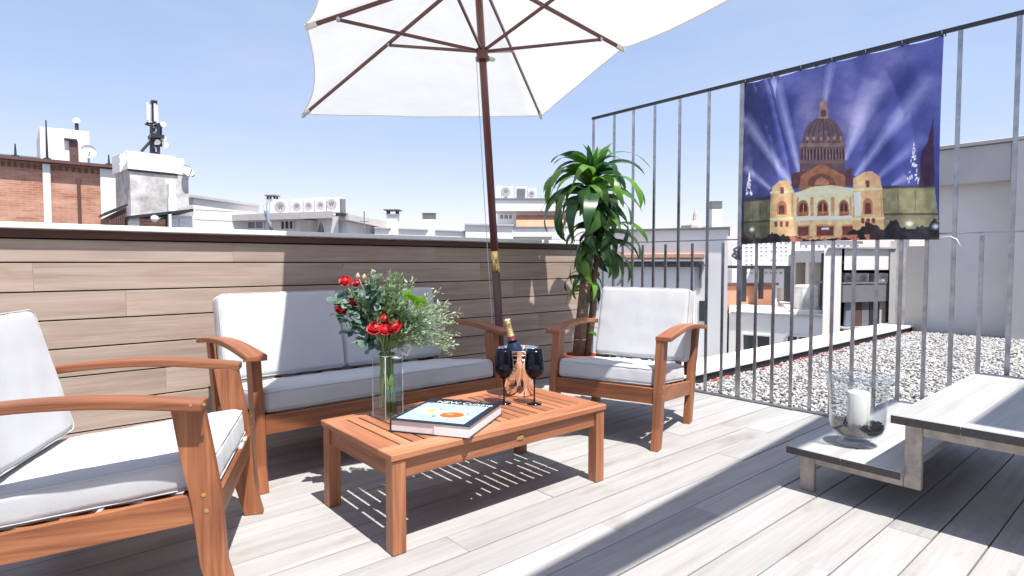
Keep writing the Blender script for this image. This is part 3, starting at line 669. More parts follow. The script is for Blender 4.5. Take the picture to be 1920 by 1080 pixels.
# H: white wall with railing, windows low
f = Fac(1370, 14.5, 1560, 13.2); f.thing('low_white_house', 'low white house with dark windows below the railing, behind the fence', 'building')
f.box('wall', M_wwall, 1372, 591, 1556, 0, bottom=-17.9, dep=3.2); f.box('ledge', M_concd, 1370, 588, 1556, 591, out=.05, dep=.12)
f.window(1391, 626, 1447, 662, M_glassd); f.window(1474, 628, 1520, 645, M_glassd)
f.box('downpipe', M_concd, 1366, 588, 1369, 0, bottom=-16, out=.1, dep=.08)
f = Fac(1372, 17, 1500, 18); f.thing('roof_terrace', 'pale roof terrace with a salmon back wall behind the fence', 'terrace')
f.box('wall', M_orange, 1330, 536, 1456, 0, bottom=-17.9, dep=.5); f.box('coping', M_brown, 1330, 531, 1458, 536, out=.05, dep=.6)
p0, p1 = atZ(1372, 590, -1.15), atZ(1500, 566, -1.15)
f.box('terrace_floor', M_wwall, 1330, 566, 1470, 580, out=3.0, dep=2.99)
f.box('storage_box', M_aluw, 1457, 540, 1469, 566, out=.4, dep=.4)
pg = thing('roof_pergola_frame', 'black square-section pergola frame on the pale roof terrace', 'pergola', tuple(atD(1395, 566, 15.8)), YAW - math.pi / 2)
s = 15.8 / FPX
part('post', B((-.06, 0, 0), (.06, .12, 62 * s)), M_darkm, pg); part('post', B((78 * s, 0, 0), (78 * s + .12, .12, 62 * s)), M_darkm, pg); part('post', B((72 * s - .1, 1.2, 0), (72 * s, 1.32, 62 * s)), M_darkm, pg)
part('beam', B((-.08, 0, 62 * s), (88 * s, .12, 62 * s + .08)), M_darkm, pg); part('beam', B((-.08, 1.2, 62 * s), (88 * s, 1.32, 62 * s + .08)), M_darkm, pg)
# I: distant apartment facade full of windows
f = Fac(1392, 70, 1480, 74); f.thing('distant_apartment_block', 'distant pale apartment facade full of small windows under the banner', 'building')
f.box('wall', M_wwall, 1392, 448, 1480, 0, bottom=-17.9, dep=10)
for r in range(8):
    for c in range(9):
        if rnd() < .85: f.window(1397 + c * 9.2, 454 + r * 8, 1397 + c * 9.2 + 4.8, 454 + r * 8 + 3.6, random.choice([M_glassb, M_glassd, M_slate]), mull=0)
f.box('balcony_block', M_aluw, 1392, 495, 1480, 503, out=1.5, dep=1.4)
# J: building with grey fascia and beige recess
f = Fac(1488, 16.3, 1552, 15.2); f.thing('grey_fascia_building', 'building with a grey fascia over beige recessed bays behind the fence', 'building')
f.box('wall', M_beige, 1490, 474, 1556, 0, bottom=-17.9, out=-.7, dep=3); f.box('fascia', M_concd, 1488, 470, 1556, 492, out=.1, dep=.78)
for a, b in ((1490, 1497), (1516, 1523), (1548, 1556)): f.box('pier', M_beige, a, 492.3, b, 0, bottom=-17.9, out=0, dep=.68)
f.box('balcony_floor', M_wwall, 1488, 588, 1556, 592, out=.1, dep=.78)
f.box('dark_planter', M_darkm, 1524, 574, 1547, 587, out=-.1, dep=.4)
t = thing('wrapped_scaffold', 'mesh-wrapped grey bundle leaning below the beige bays', 'bundle', tuple(atD(1502, 588, 14.6)), YAW - math.pi / 2)
part('wrap', B((-.12, -.2, 0), (.36, .2, .72), .05), M_wrough, t); part('pole', MB().tube([(.35, -.25, 0), (.37, -.25, 1.5)], .03, 6), M_darkm, t)
# K: white building with niche of air conditioners
f = Fac(1550, 12.2, 1690, 12.8); f.thing('white_niche_building', 'white building with a dark niche of air conditioners under the banner', 'building')
f.box('wall', M_wwall, 1551, 466, 1584.5, 0, bottom=-17.9, dep=4); f.box('wall', M_wwall, 1583.2, 466, 1676, 506, dep=4)
f.box('wall', M_concd, 1674, 452, 1686, 0, bottom=-17.9, out=.03, dep=4); f.box('roof_edge', M_concd, 1549, 463, 1676, 466, out=.06, dep=4.1)
f.box('niche_back', M_darkm, 1583.2, 506.2, 1675, 0, bottom=-17.9, out=-.8, dep=.1); f.box('niche_floor', M_slate, 1583.2, 529, 1675, 532, out=-.02, dep=.75)
f.box('slate_band', M_slate, 1583.2, 533, 1675, 566, out=-.03, dep=.1)
for a, b, m in ((1586, 1597, M_glassb), (1599, 1615, M_brown), (1616, 1629, M_slate), (1630, 1648, M_glassd), (1649, 1660, M_tan), (1661, 1674, M_brown)):
    f.box('window', m, a, 567, b, 612, out=-.1, dep=.05)
f.box('window_sill', M_concd, 1583.2, 612.3, 1675, 616, out=-.02, dep=.4)
G3 = 'air conditioners in the dark niche'
for k, (a, b) in enumerate(((1584, 1596), (1604, 1630), (1642, 1666))):
    ac(a, 512, b, 530, 12.75, ['air conditioner at the left end of the dark niche, half hidden', 'air conditioner in the middle of the dark niche', 'air conditioner at the right end of the dark niche'][k], G3, fans=((.6, .5, .38),))
f = Fac(1676, 13.6, 1712, 13.4); f.thing('grey_plaster_block', 'narrow grey plastered block between the niche building and the grey wall', 'building')
f.box('wall', M_wrough, 1684, 440, 1712, 0, bottom=-17.9, dep=2)
# skyline pieces seen through the bars
for i, (u, w_, vt, D, lab) in enumerate(((1384, 14, 470, 120, 'far grey-blue block on the skyline left of the apartment facade'), (1470, 70, 444, 100, 'far pale block behind the banner above the grey fascia'), (1560, 110, 452, 110, 'far white terrace block just under the banner'), (1160, 120, 441, 90, 'far low block behind the plant'), (1000, 200, 450, 140, 'far long low block behind the stepped white building'), (250, 500, 445, 150, 'far pale row of houses low behind the timber wall'))):
    f = Fac(u - w_ / 2, D, u + w_ / 2, D * 1.03); f.thing('distant_building', lab, 'building', group='distant blocks on the skyline')
    f.box('wall', M_wwall, u - w_ / 2, vt, u + w_ / 2, 0, bottom=-17.9, dep=12); f.box('roof', M_tan, u - w_ / 2 - 1, vt - 1.5, u + w_ / 2 + 1, vt, out=.3, dep=12.5)
    for c in range(int(w_ / 12)): f.window(u - w_ / 2 + 4 + c * 12, vt + 7, u - w_ / 2 + 9 + c * 12, vt + 13, M_glassb, mull=0)

# ------------------------------------------------------------------ added unseen frame behind the camera, shaped to cast the long shadow band
pr = thing('pergola', 'unseen overhead beam on two posts, added to cast the shadow band', 'pergola', (0, -.24, 0))
part('beam', MB().prism([(-1.8, -.12), (4.12, -.12), (4.12, .213), (-.1, -.108), (-1.8, -.108)], 3.96, 4.14, ax=2), M_white, pr)
part('post', B((-1.8, -.16, 0), (-1.7, -.06, 3.957), .005), M_white, pr); part('post', B((4.02, -.05, 0), (4.12, .05, 3.957), .005), M_white, pr)

part('rear_beam', B((2.72, -2.9, 3.96), (4.12, -2.7, 4.14), .01), M_white, pr)
for y in (-2.65, -2.1, -1.55, -1.0): part('bench_shade_panel', B((2.72, y + .24 - .012 - .49, 4.142), (4.2, y + .24 - .012 + .055, 4.17), .004), M_wwall, pr)  # panels added out of view to cast the shade across the upper bench
hs = thing('sky_block_house', 'unseen house wall with sliding glass doors behind the viewer, added to block sky light', 'house', (0, -3.3, 0))  # wall added out of view to cut the sky fill
part('wall', B((-4, -4, -.13), (-1.6, 0, 4.4)), M_beige, hs); part('wall', B((2.2, -4, -.13), (4.1, 0, 4.4)), M_beige, hs); part('wall', B((-1.599, -4, 2.4), (2.199, 0, 4.4)), M_beige, hs)
for k in range(3):
    d = part('glass_door', B((-1.598 + k * 1.266, -.25, .02), (-.334 + k * 1.266, -.22, 2.398)), M_glassd, hs)
    part('frame', B((-1.598 + k * 1.266, -.219, .02), (-1.54 + k * 1.266, -.19, 2.398)), M_white, d)
# ------------------------------------------------------------------ cushions
def cushion(w, d, h, r=.035, puff=.012, seed=0, wr=.0024):
    """rounded, slightly puffed box with small wrinkles, centred on x and y, base at z=0"""
    hx, hy, hz = w / 2, d / 2, h / 2
    def ax(n, half):
        a = [-1 + 2 * i / n for i in range(n + 1)]; ee = r / half
        b = set(a) | {s * (1 - ee * k / 4) for s in (-1, 1) for k in range(1, 5)}; b = sorted(b)
        return [x for i, x in enumerate(b) if i == 0 or x - b[i - 1] > 1e-4]
    X, Y, Z = ax(max(6, int(w / .022)), hx), ax(max(6, int(d / .022)), hy), ax(4, hz)
    idx = {}; V = []; Fs = []
    def vid(p):
        k = tuple(round(c, 5) for c in p)
        if k in idx: return idx[k]
        q = Vector((p[0] * hx, p[1] * hy, p[2] * hz)); inn = Vector((max(-hx + r, min(hx - r, q.x)), max(-hy + r, min(hy - r, q.y)), max(-hz + r, min(hz - r, q.z))))
        dd = q - inn; n = dd.normalized() if dd.length > 1e-6 else Vector((0, 0, 1)); q = inn + n * r
        bx, by = 1 - (q.x / hx) ** 2, 1 - (q.y / hy) ** 2; bz = 1 - (q.z / hz) ** 2
        q.z += puff * max(0, bx) ** .5 * max(0, by) ** .5 * n.z; q.y += .5 * puff * max(0, bx) ** .5 * n.y * max(0, bz); q.x += .5 * puff * n.x * max(0, bz)
        s = noise.noise(Vector((q.x * 9 + seed, q.y * 9, q.z * 14))) * wr * 1.4 + noise.noise(Vector((q.x * 26, q.y * 5 + seed, q.z * 7))) * wr * (1 + 1.2 * (abs(q.x / hx) ** 4))
        s += .0018 * math.sin(q.x * 60 + 4 * noise.noise(Vector((q.x * 4, q.y * 4, seed)))) * abs(n.y) * max(0, bz)
        ed = abs(q.x / hx) ** 3; s += .0010 * ed * math.sin(q.y * 55 + 5 * noise.noise(Vector((q.x * 5 + seed, q.y * 7, 1)))) * abs(n.z)
        q += n * s; q.z += hz
        idx[k] = len(V); V.append(tuple(q)); return idx[k]
    def face(A, Bq, fn):
        for i in range(len(A) - 1):
            for j in range(len(Bq) - 1): Fs.append((vid(fn(A[i], Bq[j])), vid(fn(A[i + 1], Bq[j])), vid(fn(A[i + 1], Bq[j + 1])), vid(fn(A[i], Bq[j + 1]))))
    for sg in (-1, 1):
        face(X, Y, lambda a, b: (a, b, sg)); face(X, Z, lambda a, b: (a, sg, b)); face(Y, Z, lambda a, b: (sg, a, b))
    m = MB(); m.v = V; m.f = Fs; return m
def piping(w, d, h, r=.035):
    m = MB()
    for z in (.012, h - .012):
        pts = []
        for (cx, cy, a0) in ((1, 1, 0), (-1, 1, 90), (-1, -1, 180), (1, -1, 270)):
            for k in range(5):
                t = math.radians(a0 + 22.5 * k); pts.append((cx * (w / 2 - r) + r * .93 * math.cos(t), cy * (d / 2 - r) + r * .93 * math.sin(t), z))
        pts.append(pts[0]); m.tube(pts, .0022, 6, False)
    return m

# ------------------------------------------------------------------ armchairs and sofa
def seat_unit(name, label, cat, Wd, loc, rz, group, ncush=1, seed=0, arm0=.082):
    """local x across, y from the front backwards, z up"""
    T = thing(name, label, cat, loc, rz, group); hw = Wd / 2; t = .045
    legF = [(0, 0), (.03, .12), (.042, .32), (.064, .47), (.088, .617), (.176, .617), (.154, .47), (.125, .32), (.105, .12), (.072, 0)]
    legR = [(.66, 0), (.735, .30), (.80, .52), (.825, .612), (.905, .612), (.875, .52), (.81, .30), (.735, 0)]
    for s in (-1, 1):
        a, b = sorted((s * hw, s * (hw - t)))
        l = part('leg', MB().prism(legF, a, b), M_teak, T, bevel=.004)
        for z, y in ((.295, .083), (.345, .09)): part('bolt', MB().tube([(s * (hw + .0015), y, z), (s * (hw - .004), y, z)], .0065, 10), M_brass, l)
        part('leg', MB().prism(legR, a, b), M_teak, T, bevel=.004)
        # armrest: arched plank
        xc = s * (hw - .001); n = 14; vs = []; mb = MB(); P_ = []
        for k in range(n + 1):
            u = k / n; y = arm0 + u * (.90 - arm0); zt = .634 + .034 * math.sin(math.pi * min(1, u * 1.02)) - .004 * u; wd = .046 - .012 * u; xo = xc + s * .018 * math.sin(u * math.pi * .5)
            P_.append([(xo - wd, y, zt - .028), (xo + wd, y, zt - .028), (xo + wd, y, zt), (xo - wd, y, zt)])
        vs = [q for r_ in P_ for q in r_]; fs = [(i * 4 + k, i * 4 + (k + 1) % 4, i * 4 + 4 + (k + 1) % 4, i * 4 + 4 + k) for i in range(n) for k in range(4)] + [(0, 3, 2, 1), (n * 4, n * 4 + 1, n * 4 + 2, n * 4 + 3)]
        arm = part('armrest', mb.add(vs, fs), M_teak, T, bevel=.006)
        for y in (.075, .11): part('bolt', MB().tube([(s * (hw + .0465), y, .632), (s * (hw + .041), y, .632)], .005, 8), M_brass, arm)
        part('side_rail', MB().prism([(.115, .255), (.74, .182), (.74, .27), (.115, .345)], *sorted((s * (hw - .01), s * (hw - .034)))), M_teak, T, bevel=.003)
        part('back_stile', MB().box((s * (hw - .05), .010, .0), (s * (hw - .082), .034, .512), .003, M=Matrix.Translation((0, .775, .30)) @ Matrix.Rotation(-.26, 4, 'X')), M_teak, T)
    part('front_rail', B((-hw + t + .001, .045, .255), (hw - t - .001, .07, .345), .003), M_teak, T)
    part('back_rail', B((-hw + t + .001, .742, .185), (hw - t - .001, .764, .262), .003), M_teak, T)
    tp_ = Matrix.Translation((0, .775, .34)) @ Matrix.Rotation(-.26, 4, 'X')
    part('top_rail', MB().box((-hw + t + .04, .012, .41), (hw - t - .04, .036, .468), .003, M=tp_), M_teak, T)
    ns = 6
    for k in range(ns): 
        y = .09 + k * .108; dz = -.117 * (y - .09); part('seat_slat', B((-hw + t + .002, y, .318 + dz), (hw - t - .002, y + .07, .336 + dz), .002), M_teak if k else M_teakT, T)
    nb = max(5, int(Wd / .13))
    for k in range(nb):
        x = -hw + t + .05 + (Wd - 2 * t - .14) * k / (nb - 1); part('back_slat', MB().box((x, .016, .01), (x + .04, .03, .409), .002, M=tp_), M_teak, T)
    iw = Wd - 2 * t - .008
    seat = part('seat_cushion', cushion(iw, .66, .112, .030, .007, seed), M_fab, T, (0, .385, .309), (-.117, 0, 0), smooth=True)
    part('piping', piping(iw + .004, .664, .112), M_fab, seat)
    if ncush == 1: [part('tag', B((.10, -.34, -.006), (.16, -.325, .004)), M_white, seat), part('tag', B((.2, -.34, -.006), (.235, -.325, .004)), M_white, seat)]
    bwd = iw + .035; bw = bwd / ncush
    for k in range(ncush):
        c = part('back_cushion', cushion(bw - .004, .48, .120, .026, .009, seed + 3 + k), M_fab, T, (-bwd / 2 + bw * (k + .5), .688, .422), (math.radians(90) - .26, 0, 0), smooth=True)
        # local cushion: y runs up the back; move so that its lower edge sits on the seat
        me = c.data; me.transform(Matrix.Translation((0, .225, -.09)))
        p_ = part('piping', piping(bw - .004, .48, .125, .03), M_fab, c); p_.data.transform(Matrix.Translation((0, .225, -.09)))
    return T
sofa = seat_unit('sofa', 'two-seat wooden sofa with pale grey cushions against the timber wall', 'sofa', 1.46, (1.555, 2.72, 0), 0, None, 2, 1, arm0=.0)
ch1 = seat_unit('armchair', 'wooden armchair with pale cushions in the left foreground, cut by the picture edge', 'armchair', .70, (.650, 2.225, 0), math.radians(66.2), 'wooden armchairs round the coffee table', 1, 11)
ch2 = copy_tree(ch1); ch2.location = (2.579, 2.241, 0); ch2.rotation_euler = (0, 0, math.radians(-72))
for c_ in ch2.children_recursive:
    if c_.name.startswith('tag'): bpy.data.objects.remove(c_)
ch2['label'] = 'wooden armchair with pale cushions between the potted plant and the fence'

# ------------------------------------------------------------------ coffee table
tb = thing('coffee_table', 'low slatted wooden coffee table in front of the sofa', 'coffee table', (1.0, 1.825, 0))
TW, TD, TH = 1.155, .62, .37
for x in (.008, TW - .063):
    for y in (.006, TD - .061): part('leg', B((x, y, 0), (x + .055, y + .055, TH - .026), .003), M_teakT, tb)
part('front_apron', B((.064, .018, .272), (TW - .064, .038, TH - .028), .002), M_teakT, tb); part('back_apron', B((.064, TD - .038, .272), (TW - .064, TD - .018, TH - .028), .002), M_teakT, tb)
part('end_apron', B((.018, .062, .272), (.038, TD - .062, TH - .028), .002), M_teakT, tb); part('end_apron', B((TW - .038, .062, .272), (TW - .018, TD - .062, TH - .028), .002), M_teakT, tb)
part('edge_board', B((0, 0, TH - .025), (TW, .095, TH), .003), M_teakT, tb); part('edge_board', B((0, TD - .055, TH - .025), (TW, TD, TH), .003), M_teakT, tb)
part('end_board', B((0, .0965, TH - .025), (.086, TD - .0565, TH), .003), M_teakT, tb); part('end_board', B((TW - .086, .0965, TH - .025), (TW, TD - .0565, TH), .003), M_teakT, tb)
n = 18; p = (TW - .172 - .009) / n
for k in range(n): part('slat', B((.095 + k * p, .097, TH - .021), (.095 + k * p + p - .009, TD - .057, TH - .001), .002), M_teakT, tb)
for y in (.30,): part('batten', B((.04, y, TH - .045), (TW - .04, y + .03, TH - .0255), .001), M_teakT, tb)
m = MB(); m.lathe([(.0, .0035), (.8, .0035), (1, 0)], 24); m.v = [(a * .021, c, b * .011) for a, b, c in m.v]
bd = part('badge', m, M_brass, tb, (.62, .0175, .31)); bd.rotation_euler = (math.pi, 0, 0)

# ------------------------------------------------------------------ parasol
PB = Vector((2.4478, 2.9337, 0)); PA = Vector((-.0399, .0482, 1)).normalized(); ST, SH = 2.9869, 2.3911
A_ = PB + PA * ST; Hb = PB + PA * SH
tips = [Vector(q) for q in ((1.346, 3.434, 2.439), (1.923, 4.94, 2.338), (3.926, 4.181, 2.454), (3.35, 2.675, 2.556), (2.76, 1.36, 2.385), (.774, 1.922, 2.438))]
for i, (u, v) in enumerate(((573, 45), (567, 213), (1015, 217), (1170, 88))):   # settle the four tips the photograph shows on their sight lines
    d = Vector(ray(u, v)).normalized(); c = Vector(_C); tips[i] = c + d * (tips[i] - c).dot(d)
um = thing('parasol', 'large white canvas parasol with red-brown wooden ribs, leaning over the sofa', 'parasol', tuple(PB))
O = PB
def U_(p): return Vector(p) - O
cut = 1.02 / PA.z
part('pole', MB().tube([U_(PB + PA * .06), U_(PB + PA * .985)], .0265, 20), M_pole, um, smooth=True)
part('pole', MB().tube([U_(PB + PA * 1.125), U_(PB + PA * (ST + .06))], .0245, 20), M_pole, um, smooth=True)
part('brass_sleeve', MB().tube([U_(PB + PA * .985), U_(PB + PA * 1.125)], .0262, 20), M_brass, um, smooth=True)
part('base', MB().lathe([(0, .0), (.25, .0), (.25, .05), (.22, .065), (.05, .07), (.04, .25), (.028, .26)], 28), M_darkm, um, smooth=False)
part('hub', MB().tube([U_(Hb - PA * .04), U_(Hb - PA * .035), U_(Hb - PA * .015), U_(Hb - PA * .012), U_(Hb + PA * .04), U_(Hb + PA * .045)], [.034, .046, .046, .038, .038, .03], 18), M_pole, um)
part('top_hub', MB().tube([U_(A_ - PA * .08), U_(A_ - PA * .01)], .042, 16), M_pole, um); part('finial', MB().tube([U_(A_ + PA * .02), U_(A_ + PA * .06), U_(A_ + PA * .11)], [.03, .03, .008], 14), M_pole, um, smooth=True)
def bar(a, b, w, h):
    d = (b - a); L_ = d.length; q = d.to_track_quat('X', 'Z').to_matrix().to_4x4(); q.translation = a
    return MB().box((0, -w / 2, -h / 2), (L_, w / 2, h / 2), .003, M=q)
tj = (.827, .434, .434, .827, .434, .434)
for i in range(6):
    a = A_ - PA * .05; b = tips[i] - PA * .02; rib = part('rib', bar(U_(a + (b - a) * .02), U_(a + (b - a) * .955), .016, .026), M_pole, um)
    cp = part('pocket', bar(U_(a + (b - a) * .945), U_(b + (b - a) * .004), .026, .030), M_tip, rib)
    j = a + (b - a) * tj[i] - PA * .018; s0 = Hb + (j - Hb).normalized() * .03 + PA * .02
    st = part('strut', bar(U_(s0), U_(j), .015, .020), M_pole, um)
    part('hinge', MB().tube([U_(j) + (tips[i] - A_).cross(PA).normalized() * .014, U_(j) - (tips[i] - A_).cross(PA).normalized() * .014], .012, 10), M_steel, st)
part('strap_tie', MB().box(U_(Hb + Vector((.12, .1, .03))), U_(Hb + Vector((.19, .13, .05))), .002), M_tip, um)
# canvas: six sectors with hollow edges
vs, fs = [], []; NR, NS = 18, 12; ap = A_ + PA * .02
idx = {}
for s in range(6):
    a, b = tips[s], tips[(s + 1) % 6]; edge = (b - a).length; mid = (a + b) / 2; inw = (ap - mid); inw = inw - PA * inw.dot(PA); inw.normalize()
    for i in range(NR + 1):
        for j in range(NS + 1):
            r = i / NR; w = j / NS; e = a.lerp(b, w) + inw * (edge * .052 * 4 * w * (1 - w)) - PA * 0
            q = ap.lerp(e, r) - PA * (.045 * r * 4 * w * (1 - w) * (.4 + .6 * r)) + Vector((0, 0, .006 * noise.noise(Vector((e.x * 3, e.y * 3, r * 2))))) * r
            key = (s, i, j) if 0 < j < NS else ('r', (s + (1 if j == NS else 0)) % 6, i)
            if i == 0: key = 'c'
            if key not in idx: idx[key] = len(vs); vs.append(tuple(U_(q)))
    K = lambda i, j: idx['c'] if i == 0 else (idx[(s, i, j)] if 0 < j < NS else idx[('r', (s + (1 if j == NS else 0)) % 6, i)])
    for i in range(NR):
        for j in range(NS):
            q = [K(i, j), K(i + 1, j), K(i + 1, j + 1), K(i, j + 1)]; q = list(dict.fromkeys(q)); fs.append(tuple(q))
cv = part('canopy', MB().add(vs, fs), M_canvas, um, smooth=True)
hem = MB()
for s in range(6): hem.tube([vs[idx[(s, NR, j)] if 0 < j < NS else idx[('r', (s + (1 if j == NS else 0)) % 6, NR)]] for j in range(NS + 1)], .004, 6)
part('hem', hem, M_canvas, cv)
e1 = Hb - Vector(_R) * .04 - PA * .03; e2 = PB + PA * .62 - Vector(_R) * .045
part('pull_cord', MB().tube([U_(e1), U_(e1.lerp(e2, .5) - Vector(_R) * .004), U_(e2)], .0022, 6), M_cord, um)

# ------------------------------------------------------------------ stepped bench
bn = thing('stepped_bench', 'stepped low bench of silvered planks on a pale metal frame, right foreground', 'bench', (2.72, 0, 0))
def pl_(y0, y1, z, th, name='plank', x1=1.42):
    o = part(name, B((0, y0, z - th), (x1, y1, z), .004), M_bench, bn)
    part('end_grain', B((-.0035, y0 + .0012, z - th + .001), (-.0005, y1 - .0012, z - .003)), M_benchend, o); return o
for a, b in ((.9855, 1.22), (.757, .9845)): pl_(a, b, .201, .034)
for a, b in ((.5665, .80), (.3355, .5655), (.104, .3345)): pl_(a, b, .430, .036)
for x in (.045, 1.27):
    fr = [[(1.176, 0), (1.112, 0), (1.112, .130), (.762, .108), (.762, .352), (.165, .352), (.165, 0), (.10, 0), (.10, .393), (.70, .393), (.70, .10), (.70, .100)]]
    part('leg', B((x, 1.112, 0), (x + .028, 1.176, .1645), .003), M_frame, bn); part('frame_rail', B((x, .7615, .128), (x + .028, 1.111, .1645), .003), M_frame, bn)
    part('riser', B((x, .70, .128), (x + .028, .7605, .3915), .003), M_frame, bn); part('frame_rail', B((x, .166, .350), (x + .028, .699, .3915), .003), M_frame, bn)
    part('leg', B((x, .10, 0), (x + .028, .165, .3915), .003), M_frame, bn)
    for y in (.14, ): part('foot_pad', B((x + .003, y - .03, -.001), (x + .026, y + .02, .003)), M_darkm, bn)

# ------------------------------------------------------------------ hurricane lantern on the bench
hl = thing('hurricane_vase', 'tall flared clear glass hurricane vase on the lower bench step', 'glass vase', (2.99, 1.015, .2015))
prof = [(.001, .0), (.080, .0), (.082, .006), (.060, .014), (.055, .022), (.085, .038), (.108, .065), (.116, .10), (.118, .18), (.121, .24), (.128, .29), (.140, .325), (.136, .327), (.124, .29), (.117, .24), (.114, .18), (.112, .10), (.104, .068), (.082, .045), (.001, .040)]
part('glass', MB().lathe(prof, 48), M_glass, hl, smooth=True)
part('rim', MB().tube([(.138 * math.cos(a), .138 * math.sin(a), .327) for a in [2 * math.pi * k / 40 for k in range(41)]], .003, 6, False), M_glass, hl, smooth=True)
sd = pebbles('pebble_fill', 2600, -.001, .001, -.001, .001, 0, .0032, .0055, M_sand, 5)
me = sd.data; nV = len(me.vertices) // 12; co_ = np.zeros(len(me.vertices) * 3); me.vertices.foreach_get('co', co_); co_ = co_.reshape(nV, 12, 3); g = np.random.RandomState(9)
r = .104 * np.sqrt(g.uniform(0, 1, nV)); th = g.uniform(0, 6.28, nV); zz = np.where(g.uniform(0, 1, nV) < .6, .090 + g.uniform(-.004, .003, nV), g.uniform(.055, .088, nV)); rr = np.where(zz < .07, r * .82, r)
off = np.stack([rr * np.cos(th), rr * np.sin(th), zz], 1); co_ += off[:, None, :]; me.vertices.foreach_set('co', co_.ravel()); me.update(); sd.parent = None
sd.location = hl.location; tag(sd, 'dark pebbles filling the bottom of the hurricane vase', 'pebbles', kind='stuff')
part('pebble_bed', MB().lathe([(.001, .046), (.080, .049), (.1005, .068), (.108, .086), (.001, .089)], 32), M_sand, hl, smooth=True)
cd = thing('candle', 'thick ivory pillar candle standing inside the hurricane vase', 'candle', (2.985, 1.01, .285))
part('wax', MB().lathe([(.001, 0), (.047, 0), (.0475, .004), (.0475, .158), (.045, .164), (.036, .166), (.02, .160), (.001, .158)], 36), M_wax, cd, smooth=True)
part('wick', MB().tube([(0, 0, .157), (.001, 0, .168), (.004, 0, .176)], .0012, 6), M_darkm, cd)

# ------------------------------------------------------------------ things on the table
T0 = TH + .0005
# vase
VX, VY = 1.246, 2.300
va = thing('square_vase', 'square clear glass vase holding the bouquet on the coffee table', 'vase', (VX, VY, T0), math.radians(8))
s, hgt, th_ = .046, .275, .004
def ring(m, h0, h1, a, b):
    vs = []
    for (q, z) in ((a, h0), (a, h1), (b, h1), (b, h0)): vs += [(-q, -q, z), (q, -q, z), (q, q, z), (-q, q, z)]
    fs = [(4 * i + k, 4 * i + (k + 1) % 4, 4 * ((i + 1) % 4) + (k + 1) % 4, 4 * ((i + 1) % 4) + k) for i in range(4) for k in range(4)]; m.add(vs, fs)
m = MB(); ring(m, .016, hgt, s, s - th_); part('glass', m, M_vglass, va); [part('edge', MB().tube([(q1 * s, q2 * s, .004), (q1 * s, q2 * s, hgt)], .0016, 6), M_edge, va, smooth=True) for q1 in (-1, 1) for q2 in (-1, 1)]; part('edge', MB().tube([(-s, -s, hgt), (s, -s, hgt), (s, s, hgt), (-s, s, hgt), (-s, -s, hgt)], .0014, 6, False), M_edge, va)
part('glass_foot', B((-s - .001, -s - .001, 0), (s + .001, s + .001, .0155), .004), M_vglass, va)
part('ribbon', MB().tube([(-.01, -.045, .27), (.02, -.052, .265), (.05, -.035, .262), (.075, -.01, .29), (.06, .0, .315), (.045, -.02, .29), (.07, -.045, .27), (.095, -.04, .30), (.085, -.03, .325), (.07, -.04, .31)], .006, 6), M_ribbon, va, smooth=True)

# bouquet
bq = thing('bouquet', 'loose bouquet of red roses, eucalyptus and pale greenery in the square vase', 'bouquet', (VX, VY, T0))
BO = Vector((VX, VY, T0)); DV = float(np.dot(np.array(BO) - _C, _F))
def bp_(u, v, dd=0.): return atD(u, v, DV + dd) - BO
def leafmesh(name, L_, w, droop, fold, mat, n=6, tipk=1., twist=0.):
    vs, fs, uvs = [], [], []
    for i in range(n + 1):
        t = i / n; ang = droop * t ** 1.3; 
        x = L_ * (math.sin(droop * t) / droop if abs(droop) > .01 else t); z = -L_ * ((1 - math.cos(droop * t)) / droop if abs(droop) > .01 else 0)
        ww = w * (math.sin(math.pi * min(1, t * .93 + .07) ** tipk) ** .8 if 0 < t < 1 else .04)
        ca, sa = math.cos(twist * t), math.sin(twist * t)
        for sgn, up in ((-1, fold), (0, 0), (1, fold)):
            yy = sgn * ww * .5; zz = up * ww * .5; vs.append((x, yy * ca - zz * sa, z + yy * sa + zz * ca))
    for i in range(n):
        for k in range(2): fs.append((i * 3 + k, i * 3 + k + 1, i * 3 + 4 + k, i * 3 + 3 + k))
    m = MB().add(vs, fs).mesh(name, mat, True); return m
stems = []
def stem(a, b, r=.0018, sag=.02, name='stem', mat=M_stem, parent=bq):
    a, b = Vector(a), Vector(b); mid = a.lerp(b, .55) + Vector((0, 0, sag)); pts = [a, a.lerp(mid, .5) + Vector((0, 0, sag * .2)), mid, mid.lerp(b, .55) + Vector((0, 0, sag * .15)), b]
    return part(name, MB().tube(pts, r, 5), mat, parent, smooth=True)
for k in range(34):
    a = (ru(-.034, .034), ru(-.034, .034), .02); b = (ru(-.032, .026), ru(-.028, .028), .285); part('stem', MB().tube([a, ((a[0] + b[0]) * .5 + ru(-.008, .008), (a[1] + b[1]) * .5, .15), b], ru(.0024, .0038), 6), M_stem, bq, smooth=True)
